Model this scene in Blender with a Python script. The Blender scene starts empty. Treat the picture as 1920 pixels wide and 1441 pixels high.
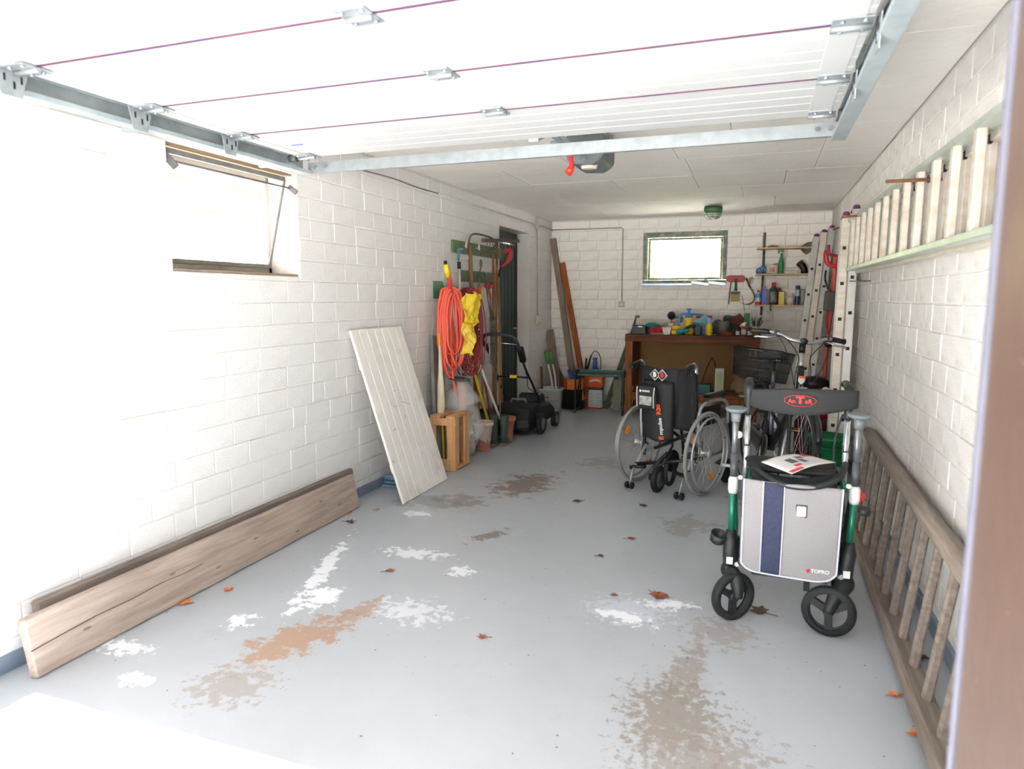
import bpy, bmesh, math, random
from mathutils import Vector, Matrix, Euler, noise
random.seed(7)
S = bpy.context.scene
COL = S.collection
PI = math.pi
# ---------------------------------------------------------------- camera, sky, sun, exposure
cam_d = bpy.data.cameras.new('camera'); cam = bpy.data.objects.new('camera', cam_d); COL.objects.link(cam)
cam_d.sensor_fit = 'HORIZONTAL'; cam_d.sensor_width = 36.0; cam_d.lens = 36.0 * 1286 / 1920
cam_d.clip_start = .02; cam_d.clip_end = 200
cam.location = (0, 0, 1.39); cam.rotation_euler = (PI / 2 - .126, 0, .3443)
cam_d.dof.use_dof = True; cam_d.dof.focus_distance = 5.2; cam_d.dof.aperture_fstop = 3.2
S.camera = cam
W = bpy.data.worlds.new('daylight'); S.world = W; W.use_nodes = True
nt = W.node_tree; nt.nodes.clear()
sky = nt.nodes.new('ShaderNodeTexSky'); sky.sky_type = 'NISHITA'; sky.sun_disc = False
sky.sun_elevation = math.radians(50); sky.sun_rotation = math.radians(180); sky.air_density = 1.0; sky.dust_density = 3.0; sky.ozone_density = .6
bg = nt.nodes.new('ShaderNodeBackground'); bg.inputs[1].default_value = .07
wo = nt.nodes.new('ShaderNodeOutputWorld')
nt.links.new(sky.outputs[0], bg.inputs[0]); nt.links.new(bg.outputs[0], wo.inputs[0])
sl = bpy.data.lights.new('sun', 'SUN'); sl.energy = 19; sl.angle = math.radians(.6); sl.color = (1, .975, .95)
so = bpy.data.objects.new('sun', sl); COL.objects.link(so)
so.rotation_euler = Vector((0, math.cos(math.radians(50)), -math.sin(math.radians(50)))).to_track_quat('-Z', 'Y').to_euler()
S.view_settings.view_transform = 'Standard'; S.view_settings.look = 'None'; S.view_settings.gamma = 1
S.view_settings.use_curve_mapping = False; S.view_settings.exposure = 2.84
S.cycles.max_bounces = 10; S.cycles.diffuse_bounces = 6; S.cycles.adaptive_threshold = .03; S.cycles.transmission_bounces = 8; S.cycles.transparent_max_bounces = 12
S.cycles.caustics_reflective = False; S.cycles.caustics_refractive = False; S.cycles.sample_clamp_indirect = 8
# ---------------------------------------------------------------- materials
def lin(c):
    c = [x / 255 for x in c[:3]]
    return tuple((x / 12.92 if x <= .04045 else ((x + .055) / 1.055) ** 2.4) for x in c) + (1,)
def M(name, c, rough=.6, metal=0, c2=None, sc=6, stretch=(1, 1, 1), bump=0, bsc=60, spec=.5, detail=4, lo=.35, hi=.7, coat=0):
    m = bpy.data.materials.new(name); m.use_nodes = True
    n = m.node_tree.nodes; l = m.node_tree.links; b = n['Principled BSDF']
    b.inputs['Roughness'].default_value = rough; b.inputs['Metallic'].default_value = metal
    b.inputs['Specular IOR Level'].default_value = spec; b.inputs['Coat Weight'].default_value = coat
    tc = n.new('ShaderNodeTexCoord'); mp = n.new('ShaderNodeMapping'); mp.inputs['Scale'].default_value = stretch
    l.new(tc.outputs['Object'], mp.inputs[0])
    if c2 is None: c2 = tuple(x * .9 for x in c)
    t = n.new('ShaderNodeTexNoise'); t.inputs['Scale'].default_value = sc; t.inputs['Detail'].default_value = detail
    l.new(mp.outputs[0], t.inputs[0])
    r = n.new('ShaderNodeValToRGB'); r.color_ramp.elements[0].position = lo; r.color_ramp.elements[1].position = hi
    r.color_ramp.elements[0].color = lin(c); r.color_ramp.elements[1].color = lin(c2)
    l.new(t.outputs[0], r.inputs[0]); l.new(r.outputs[0], b.inputs['Base Color'])
    if bump:
        t2 = n.new('ShaderNodeTexNoise'); t2.inputs['Scale'].default_value = bsc; l.new(mp.outputs[0], t2.inputs[0])
        bp = n.new('ShaderNodeBump'); bp.inputs['Strength'].default_value = bump; bp.inputs['Distance'].default_value = .01
        l.new(t2.outputs[0], bp.inputs['Height']); l.new(bp.outputs[0], b.inputs['Normal'])
    return m
def glassy(name, c, rough, alpha, bump=0):
    m = bpy.data.materials.new(name); m.use_nodes = True
    n = m.node_tree.nodes; l = m.node_tree.links; n.clear()
    o = n.new('ShaderNodeOutputMaterial'); mx = n.new('ShaderNodeMixShader'); tr = n.new('ShaderNodeBsdfTransparent')
    p = n.new('ShaderNodeBsdfPrincipled'); p.inputs['Base Color'].default_value = lin(c); p.inputs['Roughness'].default_value = rough
    mx.inputs[0].default_value = alpha
    if bump:
        t2 = n.new('ShaderNodeTexNoise'); t2.inputs['Scale'].default_value = 9; t2.inputs['Detail'].default_value = 5
        tc = n.new('ShaderNodeTexCoord'); l.new(tc.outputs['Object'], t2.inputs[0])
        bp = n.new('ShaderNodeBump'); bp.inputs['Strength'].default_value = bump; bp.inputs['Distance'].default_value = .05
        l.new(t2.outputs[0], bp.inputs['Height']); l.new(bp.outputs[0], p.inputs['Normal'])
    l.new(tr.outputs[0], mx.inputs[1]); l.new(p.outputs[0], mx.inputs[2]); l.new(mx.outputs[0], o.inputs[0])
    return m
def lamp_mat(name, c, e):
    m = M(name, c); b = m.node_tree.nodes['Principled BSDF']
    b.inputs['Emission Color'].default_value = lin(c); b.inputs['Emission Strength'].default_value = e
    return m
def stained(name, base, base2, stains, rough=.6, bump=.15, bsc=40, grime=None, spec=.5, speck=None):
    """stains: (x,y,z,rx,ry,rz, rotz, thresh, rgb, noise scale, ragged) - worn spots with a shape of their own, in object space"""
    m = M(name, base, rough, 0, base2, 1.3, bump=bump, bsc=bsc, lo=.3, hi=.75, spec=spec)
    n = m.node_tree.nodes; l = m.node_tree.links; b = n['Principled BSDF']
    cur = b.inputs['Base Color'].links[0].from_socket
    tc = n.new('ShaderNodeTexCoord')
    cache = {}
    def nz(sc):
        if sc not in cache:
            t = n.new('ShaderNodeTexNoise'); t.inputs['Scale'].default_value = sc; t.inputs['Detail'].default_value = 8; t.inputs['Roughness'].default_value = .68
            l.new(tc.outputs['Object'], t.inputs[0]); cache[sc] = t.outputs[0]
        return cache[sc]
    def mix(fac, col):
        nonlocal cur
        x = n.new('ShaderNodeMix'); x.data_type = 'RGBA'; x.inputs[7].default_value = lin(col)
        l.new(fac, x.inputs[0]); l.new(cur, x.inputs[6]); cur = x.outputs[2]
    if grime:
        for col, sc, t0, t1, amt in grime:
            mr = n.new('ShaderNodeMapRange'); mr.inputs[1].default_value = t0; mr.inputs[2].default_value = t1; mr.inputs[4].default_value = amt
            l.new(nz(sc), mr.inputs[0]); mix(mr.outputs[0], col)
    for (x, y, z, rx, ry, rz, rot, th, col, sc, rag, amt) in stains:
        rag *= 3.6; th = th - .27 + .5 * rag
        mp = n.new('ShaderNodeMapping'); mp.vector_type = 'TEXTURE'
        mp.inputs['Location'].default_value = (x, y, z); mp.inputs['Rotation'].default_value = (0, 0, rot); mp.inputs['Scale'].default_value = (rx, ry, rz)
        l.new(tc.outputs['Object'], mp.inputs[0])
        ln = n.new('ShaderNodeVectorMath'); ln.operation = 'LENGTH'; l.new(mp.outputs[0], ln.inputs[0])
        a = n.new('ShaderNodeMath'); a.operation = 'MULTIPLY_ADD'; a.inputs[1].default_value = rag; l.new(nz(sc), a.inputs[0]); l.new(ln.outputs['Value'], a.inputs[2])
        mr = n.new('ShaderNodeMapRange'); mr.inputs[1].default_value = th; mr.inputs[2].default_value = th - .06 * rag; mr.inputs[3].default_value = 0; mr.inputs[4].default_value = amt
        l.new(a.outputs[0], mr.inputs[0]); mix(mr.outputs[0], col)
    l.new(cur, b.inputs['Base Color'])
    return m
def wood(name, c, c2, axis=1, sc=5, rough=.75, bump=.25):
    st = [9, 9, 9]; st[axis] = .7
    return M(name, c, rough, 0, c2, sc, tuple(st), bump=bump, bsc=12, spec=.3, detail=6, lo=.32, hi=.68)
# ---------------------------------------------------------------- mesh helpers
def wm(o):
    m = o.matrix_basis.copy(); p = o.parent
    while p: m = p.matrix_basis @ m; p = p.parent
    return m
def frame(z, up=Vector((0, 0, 1))):
    z = Vector(z).normalized()
    if abs(z.dot(up)) > .99: up = Vector((0, 1, 0))
    x = up.cross(z).normalized(); y = z.cross(x)
    return Matrix((x, y, z)).transposed()
class G:
    def __init__(s): s.v = []; s.f = []; s.sm = []
    def add(s, vs, fs, smooth=False):
        o = len(s.v); s.v += [Vector(v) for v in vs]; s.f += [[i + o for i in f] for f in fs]; s.sm += [smooth] * len(fs); return s
    def box(s, c, d, rot=None):
        c = Vector(c); R = rot.to_matrix() if isinstance(rot, Euler) else (Euler(rot).to_matrix() if rot is not None and not isinstance(rot, Matrix) else rot)
        vs = []
        for k in range(8):
            p = Vector(((k & 1) - .5, ((k >> 1) & 1) - .5, ((k >> 2) & 1) - .5)); p = Vector((p.x * d[0], p.y * d[1], p.z * d[2]))
            vs.append(c + (R @ p if R is not None else p))
        return s.add(vs, [(0, 2, 3, 1), (4, 5, 7, 6), (0, 1, 5, 4), (2, 6, 7, 3), (0, 4, 6, 2), (1, 3, 7, 5)])
    def beam(s, a, b, w, h, up=(0, 0, 1)):
        a = Vector(a); b = Vector(b); R = frame(b - a, Vector(up)); L = (b - a).length
        return s.box((a + b) / 2, (w, h, L), R)
    def tube(s, pts, r, n=8, closed=False, caps=True):
        P = [Vector(p) for p in pts]; k = len(P); rr = r if isinstance(r, (list, tuple)) else [r] * k
        vs = []; prev = None
        for i in range(k):
            if closed: t = P[(i + 1) % k] - P[i - 1]
            else: t = P[min(i + 1, k - 1)] - P[max(i - 1, 0)]
            if t.length < 1e-9: t = Vector((0, 0, 1))
            t.normalize()
            if prev is None:
                R = frame(t); x = R.col[0].copy()
            else:
                x = prev - t * prev.dot(t)
                if x.length < 1e-6: x = frame(t).col[0].copy()
                x.normalize()
            y = t.cross(x); prev = x
            for j in range(n):
                a = 2 * PI * j / n; vs.append(P[i] + (x * math.cos(a) + y * math.sin(a)) * rr[i])
        fs = []
        for i in range(k if closed else k - 1):
            i2 = (i + 1) % k
            for j in range(n):
                j2 = (j + 1) % n; fs.append((i * n + j, i * n + j2, i2 * n + j2, i2 * n + j))
        s.add(vs, fs, True)
        if caps and not closed:
            o = len(s.v) - len(vs)
            s.f.append([o + j for j in range(n)][::-1]); s.f.append([o + (k - 1) * n + j for j in range(n)]); s.sm += [False, False]
        return s
    def cyl(s, a, b, r0, r1=None, n=14, caps=True): return s.tube([a, b], [r0, r0 if r1 is None else r1], n, caps=caps)
    def lathe(s, prof, c=(0, 0, 0), n=20, axis=(0, 0, 1), cap=True, sx=1, sy=1):
        c = Vector(c); R = frame(axis) if tuple(axis) != (0, 0, 1) else Matrix.Identity(3); vs = []
        for (r, z) in prof:
            for j in range(n):
                a = 2 * PI * j / n; vs.append(c + R @ Vector((r * math.cos(a) * sx, r * math.sin(a) * sy, z)))
        fs = [(i * n + j, i * n + (j + 1) % n, (i + 1) * n + (j + 1) % n, (i + 1) * n + j) for i in range(len(prof) - 1) for j in range(n)]
        s.add(vs, fs, True)
        if cap:
            o = len(s.v) - len(vs); k = len(prof)
            for base, rv in ((0, True), ((k - 1) * n, False)):
                f = [o + base + j for j in range(n)]; s.f.append(f[::-1] if rv else f); s.sm.append(False)
        return s
    def prism(s, poly, d, mat=None):
        """poly in the local xy plane, extruded 0..d along z, then placed by the 4x4 matrix"""
        n = len(poly); mat = mat or Matrix.Identity(4)
        vs = [mat @ Vector((p[0], p[1], 0)) for p in poly] + [mat @ Vector((p[0], p[1], d)) for p in poly]
        return s.add(vs, [list(range(n))[::-1], list(range(n, 2 * n))] + [(i, (i + 1) % n, n + (i + 1) % n, n + i) for i in range(n)])
    def ball(s, c, r, n=12, m=8):
        r = (r, r, r) if not isinstance(r, (tuple, list)) else r
        c = Vector(c); vs = [c + Vector((0, 0, -r[2]))]
        for i in range(1, m):
            a = -PI / 2 + PI * i / m
            for j in range(n): b = 2 * PI * j / n; vs.append(c + Vector((r[0] * math.cos(a) * math.cos(b), r[1] * math.cos(a) * math.sin(b), r[2] * math.sin(a))))
        vs.append(c + Vector((0, 0, r[2]))); fs = []
        for j in range(n):
            fs.append((0, 1 + (j + 1) % n, 1 + j)); fs.append((len(vs) - 1, 1 + (m - 2) * n + j, 1 + (m - 2) * n + (j + 1) % n))
            for i in range(m - 2): fs.append((1 + i * n + j, 1 + i * n + (j + 1) % n, 1 + (i + 1) * n + (j + 1) % n, 1 + (i + 1) * n + j))
        return s.add(vs, fs, True)
    def torus(s, c, R, r, axis=(0, 0, 1), n=32, k=8, a0=0, a1=2 * PI):
        F = frame(axis); c = Vector(c); full = abs(a1 - a0 - 2 * PI) < 1e-6
        pts = [c + F @ Vector((R * math.cos(a0 + (a1 - a0) * i / n), R * math.sin(a0 + (a1 - a0) * i / n), 0)) for i in range(n if full else n + 1)]
        return s.tube(pts, r, k, closed=full)
    def sheet(s, fn, nu, nv, smooth=True):
        vs = [fn(i / nu, j / nv) for j in range(nv + 1) for i in range(nu + 1)]
        return s.add(vs, [(j * (nu + 1) + i, j * (nu + 1) + i + 1, (j + 1) * (nu + 1) + i + 1, (j + 1) * (nu + 1) + i) for j in range(nv) for i in range(nu)], smooth)
    def build(s, name, mat, parent=None, world=True, bev=0, thick=0, smooth_all=False, kind=None, label=None, cat=None, group=None, off=0):
        me = bpy.data.meshes.new(name)
        vs = s.v
        if parent is not None and world:
            inv = wm(parent).inverted(); vs = [inv @ v for v in vs]
        org = None
        if parent is None and world and vs:
            lo = [min(v[i] for v in vs) for i in range(3)]; hi = [max(v[i] for v in vs) for i in range(3)]
            org = Vector(((lo[0] + hi[0]) / 2, (lo[1] + hi[1]) / 2, lo[2])); vs = [v - org for v in vs]
        me.from_pydata([tuple(v) for v in vs], [], s.f); me.polygons.foreach_set('use_smooth', [bool(x) or smooth_all for x in s.sm])
        bm = bmesh.new(); bm.from_mesh(me); bmesh.ops.recalc_face_normals(bm, faces=bm.faces)
        if bev:
            ed = [e for e in bm.edges if len(e.link_faces) == 2 and e.calc_face_angle(0) > .6 and not (e.link_faces[0].smooth and e.link_faces[1].smooth)]
            bmesh.ops.bevel(bm, geom=ed, offset=bev, segments=1, affect='EDGES', clamp_overlap=True)
        bm.to_mesh(me); bm.free(); me.update()
        o = bpy.data.objects.new(name, me); COL.objects.link(o)
        if org is not None: o.location = org
        if parent is not None: o.parent = parent
        me.materials.append(mat)
        if thick:
            md = o.modifiers.new('thickness', 'SOLIDIFY'); md.thickness = thick; md.offset = off
        if kind: o['kind'] = kind
        if label: o['label'] = label
        if cat: o['category'] = cat
        if group: o['group'] = group
        return o
def T(name, label, cat, loc=(0, 0, 0), rot=0, group=None):
    o = bpy.data.objects.new(name, None); COL.objects.link(o); o.empty_display_size = .1
    o.location = loc; o.rotation_euler = rot if isinstance(rot, (tuple, Euler)) else (0, 0, rot); o['label'] = label; o['category'] = cat
    if group: o['group'] = group
    return o
def dup(root, loc=None, rot=None, label=None, group=None):
    def cp(o, par):
        c = o.copy(); COL.objects.link(c)
        if par is not None: c.parent = par
        for ch in kids.get(o.name, []): cp(ch, c)
        return c
    kids = {}
    for o in COL.objects:
        if o.parent: kids.setdefault(o.parent.name, []).append(o)
    r = cp(root, None)
    if loc is not None: r.location = loc
    if rot is not None: r.rotation_euler = rot if isinstance(rot, (tuple, Euler)) else (0, 0, rot)
    if label: r['label'] = label
    if group: r['group'] = group
    return r
def text(s, size, mat, parent, loc, rot, name='lettering', bold=.0, align='CENTER', label=None, sx=1):
    cu = bpy.data.curves.new(name, 'FONT'); cu.body = s; cu.size = size; cu.align_x = align; cu.align_y = 'CENTER'; cu.extrude = .0004; cu.offset = bold; cu.resolution_u = 3
    o = bpy.data.objects.new(name, cu); COL.objects.link(o); cu.materials.append(mat); o.scale = (sx, 1, 1)
    o.location = loc
    o.rotation_euler = rot if not isinstance(rot, Matrix) else rot.to_euler()
    me = bpy.data.meshes.new_from_object(o); me.name = name; q = bpy.data.objects.new(name, me); COL.objects.link(q); q.matrix_basis = o.matrix_basis.copy(); q.location = loc; q.rotation_euler = o.rotation_euler; q.scale = o.scale; bpy.data.objects.remove(o); o = q
    if parent is not None: o.parent = parent
    if label: o['label'] = label
    return o
def V(*a): return Vector(a)
def bez(p0, p1, p2, p3, n=10):
    p0, p1, p2, p3 = map(Vector, (p0, p1, p2, p3))
    return [p0 * (1 - t) ** 3 + p1 * 3 * t * (1 - t) ** 2 + p2 * 3 * t * t * (1 - t) + p3 * t ** 3 for t in [i / n for i in range(n + 1)]]
def smoothpath(pts, n=6):
    P = [Vector(p) for p in pts]; out = []
    for i in range(len(P) - 1):
        a = P[max(i - 1, 0)]; b = P[i]; c = P[i + 1]; d = P[min(i + 2, len(P) - 1)]
        for k in range(n):
            t = k / n; out.append(.5 * ((2 * b) + (c - a) * t + (2 * a - 5 * b + 4 * c - d) * t * t + (3 * b - a - 3 * c + d) * t ** 3))
    out.append(P[-1]); return out
XL, XR, YB, ZC = -2.60, .743, 8.78, 2.374
# ---------------------------------------------------------------- setting materials
paint = stained('wall_paint', (229, 228, 226), (222, 220, 217), [], rough=.75, bump=.35, bsc=22,
    grime=[((222, 212, 198), 2.3, .56, .78, .4), ((206, 198, 186), 9, .66, .78, .35), ((160, 150, 135), 40, .73, .78, .5)])
paint_r = stained('right_wall_paint', (233, 231, 227), (219, 215, 208), [], rough=.75, bump=.35, bsc=22,
    grime=[((200, 188, 166), 1.8, .52, .75, .55), ((170, 162, 148), 9, .66, .78, .35)])
mortar = stained('joint_paint', (226, 223, 218), (214, 210, 204), [], rough=.8, bump=.5, bsc=35)
back_paint = stained('back_wall_paint', (248, 245, 240), (243, 239, 232), [], rough=.75, bump=.35, bsc=22,
    grime=[((216, 205, 188), 2.0, .52, .75, .5), ((150, 140, 122), 14, .7, .78, .4)])
board_paint = stained('ceiling_paint', (246, 243, 238), (240, 236, 229), [], rough=.8, bump=.2, bsc=30,
    grime=[((222, 213, 200), 1.4, .5, .75, .5), ((140, 130, 118), 60, .74, .8, .5)])
dark_gap = M('gap', (90, 84, 76), .9)
BR = (168, 140, 120); WH = (240, 243, 248); DK = (152, 145, 138)
floor_m = stained('floor_paint', (170, 175, 180), (180, 186, 192), [
    (-1.72, 2.22, 0, .16, .36, .5, -.35, 1.02, BR, 13, 1.0, .95), (-1.62, 2.52, 0, .07, .22, .5, -.15, .98, BR, 22, 1.0, .8), (-1.74, 1.85, 0, .22, .2, .5, .3, .93, DK, 24, 1.0, .7),
    (-2.05, 2.85, 0, .07, .62, .5, .32, .98, WH, 17, 1.0, .95), (-1.87, 2.58, 0, .11, .15, .5, .2, 1.05, WH, 15, .9, .95), (-2.06, 2.26, 0, .08, .09, .5, 0, 1.0, WH, 20, 1.0, .9),
    (-1.72, 3.22, 0, .26, .1, .5, .1, .93, WH, 21, 1.0, .8), (-1.38, 3.08, 0, .09, .09, .5, 0, .98, WH, 24, 1.0, .85), (-2.1, 1.76, 0, .1, .07, .5, 0, .96, WH, 19, 1.0, .8), (-2.35, 1.92, 0, .22, .08, .5, 0, .88, WH, 26, 1.0, .8),
    (-2.04, 3.85, 0, .15, .09, .5, 0, .92, WH, 24, 1.0, .7), (-1.4, 2.6, 0, .3, .2, .5, 0, .8, WH, 20, 1.0, .5),
    (-1.6, 4.75, 0, .27, .5, .5, -.2, .98, (126, 110, 96), 11, 1.0, .85), (-1.87, 4.2, 0, .22, .22, .5, 0, .95, (128, 121, 112), 8, 1.0, .6), (-1.44, 3.62, 0, .08, .2, .5, -.4, .95, (126, 113, 101), 17, 1.0, .8),
    (-.5, 2.93, 0, .26, .2, .5, 0, .97, (196, 202, 212), 26, 1.0, .9), (-.5, 2.86, 0, .17, .07, .5, -.2, 1.0, WH, 21, 1.0, .95), (-.33, 3.05, 0, .17, .07, .5, .3, .95, WH, 25, 1.0, .9),
    (-.2, 2.5, 0, .09, .34, .5, -.1, .98, DK, 22, 1.0, .85), (-.22, 2.2, 0, .24, .33, .5, .1, .95, (138, 129, 119), 27, 1.0, .8), (-.1, 1.95, 0, .32, .4, .5, 0, .92, (144, 137, 129), 33, 1.0, .7), (-.1, 2.85, 0, .22, .2, .5, 0, .9, DK, 24, 1.0, .6),
    (-.35, 4.2, 0, .25, .3, .5, 0, .9, (130, 124, 115), 9, 1.0, .5), (.1, 5.0, 0, .35, .5, .5, 0, .92, (118, 112, 104), 9, 1.0, .6), (-1.2, 5.6, 0, .3, .3, .5, 0, .85, (128, 123, 115), 9, 1.0, .5), (-2.1, 4.1, 0, .35, .25, .5, 0, .9, (126, 123, 118), 6, 1.0, .5)],
    rough=.42, bump=.06, bsc=30, spec=.45, grime=[((184, 190, 198), 1.6, .45, .7, .6), ((150, 149, 144), 3.2, .57, .8, .45), ((118, 113, 104), 55, .7, .76, .5)])
band_m = M('blue_grey_band_paint', (132, 146, 160), .55, c2=(118, 132, 148))
drive_m = M('driveway_paving', (206, 203, 198), .85, c2=(196, 192, 186), sc=12)
plaster = M('outside_plaster', (232, 222, 212), .85)
roof_m = M('roof_sheet', (232, 230, 226), .8)
soffit_m = M('soffit_concrete', (200, 196, 190), .8)
# ---------------------------------------------------------------- floor, ceiling, walls
def st(g, name, mat, parent=None, **k): return g.build(name, mat, parent, kind='structure' if parent is None else None, **k)
fl_o = G().box(((XL + XR) / 2, (.95 + YB + .2) / 2, -.06), (XR - XL + .6, YB + .2 - .95, .12)); floor = fl_o.build('floor', floor_m, kind='structure', world=False)
st(G().box((-1, -1.05, -.0625), (60, 4.0, .12)), 'ground', M('apron_paving', (84, 84, 84), .85, c2=(76, 76, 77), sc=12))  # unseen ground, coloured dark to cut bounced light near the door
st(G().box((-1, -14.4, -.08), (60, 22.7, .12)), 'ground', M('gravel_forecourt', (232, 230, 226), .9, c2=(222, 219, 214), sc=14))  # unseen ground, coloured bright to bounce sunlight deep into the garage
st(G().box((-15, 14, -.09), (24, 28, .12)), 'ground', drive_m); st(G().box((14, 14, -.09), (26, 28, .12)), 'ground', drive_m)
st(G().box((-1, 19, -.1), (14, 20, .12)), 'ground', drive_m)
ceil = st(G().box(((XL + XR) / 2, (.95 + YB) / 2, ZC + .09), (XR - XL + .5, YB - .95 + .3, .14)), 'ceiling', dark_gap)
st(G().box(((XL + XR) / 2, (YB + .4 - .63) / 2, ZC + .226 + .06), (XR - XL + 1.6, YB + .4 + .63, .12)), 'trim_1', roof_m)   # roof slab; its unseen eave is added and sized to cut sun and sky
rows = [.95, 1.62, 2.34, 3.06, 3.77, 4.485, 5.2, 5.91, 6.63, 7.34, 8.05, YB]
joints = [[-1.9, -.6], [-1.2, .1], [-1.8, -.4], [-2.1, -.9, .25], [-1.53, -.2], [-1.37, -.59, .35], [-1.95, -.55, .35], [-1.23, -.56, .155], [-1.9, -.195], [-1.3, .1], [-1.8, -.5]]
for i in range(len(rows) - 1):
    xs = [XL] + joints[i] + [XR]
    for a, b in zip(xs, xs[1:]):
        y0, y1 = rows[i], rows[i + 1]; g = .0025 + (random.random() < .3) * .002
        G().box(((a + b) / 2, (y0 + y1) / 2, ZC + .01 + random.uniform(0, .002)), (b - a - g, y1 - y0 - g, .02)).build('ceiling_panel', board_paint, ceil, bev=.0015)
WO = (2.54, 3.49, 1.513, 2.112)      # left window opening: y0, y1, z0, z1
DO = (6.87, 7.86, 0, 2.14)           # left door opening
BO = (-1.40, -.395, 1.56, 2.19)      # back window opening: x0, x1, z0, z1
TH = .24
def holed_wall(name, mk, u0, u1, z1, holes, mat):
    """mk(ua, ub, za, zb) adds a box; holes are (ua, ub, za, zb)"""
    g = G(); us = sorted({u0, u1, *[h[0] for h in holes], *[h[1] for h in holes]})
    for a, b in zip(us, us[1:]):
        zz = 0; m = (a + b) / 2
        for h in sorted([h for h in holes if h[0] <= m <= h[1]], key=lambda h: h[2]):
            if h[2] > zz: mk(g, a, b, zz, h[2])
            zz = h[3]
        if zz < z1: mk(g, a, b, zz, z1)
    return st(g, name, mat)
wl = holed_wall('wall_left', lambda g, a, b, c, d: g.box((XL - TH / 2 - .006, (a + b) / 2, (c + d) / 2), (TH, b - a, d - c)), .7, YB + .25, ZC + .02, [WO, DO], mortar)
wr = holed_wall('wall_right', lambda g, a, b, c, d: g.box((XR + TH / 2 + .006, (a + b) / 2, (c + d) / 2), (TH, b - a, d - c)), .7, YB + .25, ZC + .02, [], mortar)
wb = holed_wall('wall_back', lambda g, a, b, c, d: g.box(((a + b) / 2, YB + TH / 2 + .006, (c + d) / 2), (b - a, TH, d - c)), XL, XR, ZC + .02, [BO], mortar)
wf = holed_wall('wall_front', lambda g, a, b, c, d: g.box(((a + b) / 2, .825, (c + d) / 2), (b - a, .25, d - c)), XL - .25, XR + .25, ZC + .2, [(-2.368, .275, 0, 2.12)], plaster)
def brick_mesh(depth):
    me = bpy.data.meshes.new('brick'); e = .012; d = depth
    v = []
    for (x, z) in ((0, 0), (1, 0), (1, 1), (0, 1)): v.append((x, 0, z))
    for (x, z) in ((0, 0), (1, 0), (1, 1), (0, 1)): v.append((x, d * .45, z))
    for (x, z) in ((e, e * 2), (1 - e, e * 2), (1 - e, 1 - e * 2), (e, 1 - e * 2)): v.append((x, d, z))
    f = [(8, 9, 10, 11)] + [(4 + i, 4 + (i + 1) % 4, 8 + (i + 1) % 4, 8 + i) for i in range(4)] + [(i, (i + 1) % 4, 4 + (i + 1) % 4, 4 + i) for i in range(4)]
    me.from_pydata(v, [], f); me.polygons.foreach_set('use_smooth', [False] * len(f)); me.update(); return me
def lay(wall, mat, O, U, N, u0, u1, holes, near, phase=0.0, z00=-.012, z1=ZC, jt=.006, nmax=300):
    """painted blocks; O origin of the wall plane, U along it, N into the room"""
    rng = random.Random(len(wall.name) * 13 + 5); me = brick_mesh(.0045); me.materials.append(mat); U = Vector(U); N = Vector(N); O = Vector(O); R = []
    k = 0; z = z00
    while z < z1:
        off = (k % 2) * .125 + rng.uniform(-.03, .03) + phase; u = u0 - .25 + off
        while u < u1:
            L = .25 if rng.random() > .12 else .125
            a, b = max(u, u0), min(u + L, u1); c, d = max(z, .004), min(z + .125, z1)
            if b - a > .03 and d - c > .03:
                segs = [(a, b, c, d)]
                for h in holes:
                    ns = []
                    for (p, q, e, f) in segs:
                        if q <= h[0] or p >= h[1] or f <= h[2] or e >= h[3]: ns.append((p, q, e, f)); continue
                        if p < h[0] - .02: ns.append((p, h[0], e, f))
                        if q > h[1] + .02: ns.append((h[1], q, e, f))
                        p2, q2 = max(p, h[0]), min(q, h[1])
                        if e < h[2] - .015: ns.append((p2, q2, e, h[2]))
                        if f > h[3] + .015: ns.append((p2, q2, h[3], f))
                    segs = ns
                for s in segs: R.append((s[0] + jt / 2, s[1] - jt / 2, s[2] + jt / 2, s[3] - jt / 2))
            u += L
        z += .125; k += 1
    def key(r): p = O + U * ((r[0] + r[1]) / 2) + V(0, 0, (r[2] + r[3]) / 2); return (0 if near(p) else 1, (p - cam.location).length)
    R.sort(key=key)
    Mx = Matrix((U, N, V(0, 0, 1))).transposed().to_4x4(); flip = U.cross(N).z < 0
    if flip: me.flip_normals()
    g = G(); inv = wall.matrix_basis.inverted()
    for i, r in enumerate(R):
        w = rng.uniform(-.0035, .0015); du = rng.uniform(-.002, .002); dz = rng.uniform(-.0015, .0015)
        mt = Matrix.Translation(O + U * (r[0] + du) + N * w + V(0, 0, r[2] + dz)) @ Mx @ Euler((rng.uniform(-.008, .008), 0, rng.uniform(-.006, .006))).to_matrix().to_4x4() @ Matrix.Diagonal((r[1] - r[0], 1, r[3] - r[2], 1))
        if i < nmax:
            o = bpy.data.objects.new('brick', me); COL.objects.link(o); o.parent = wall; o.matrix_basis = inv @ mt
        else: g.add([mt @ v.co for v in me.vertices], [list(p.vertices) for p in me.polygons])
    if g.v:
        o = g.build('brickwork', mat, wall, kind='stuff')
fov = lambda p: abs(math.atan2(-(p.x), p.y) - .3443) < .64
lay(wl, paint, (XL - .006, 0, 0), (0, 1, 0), (1, 0, 0), .95, YB, [WO, DO], lambda p: p.y > 1.5 and fov(p), phase=.02)
lay(wr, paint_r, (XR + .006, 0, 0), (0, 1, 0), (-1, 0, 0), .95, YB, [], lambda p: p.y > 2.2, phase=.06)
lay(wb, back_paint, (0, YB + .006, 0), (1, 0, 0), (0, -1, 0), XL, XR, [BO], lambda p: True, phase=.0)
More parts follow.
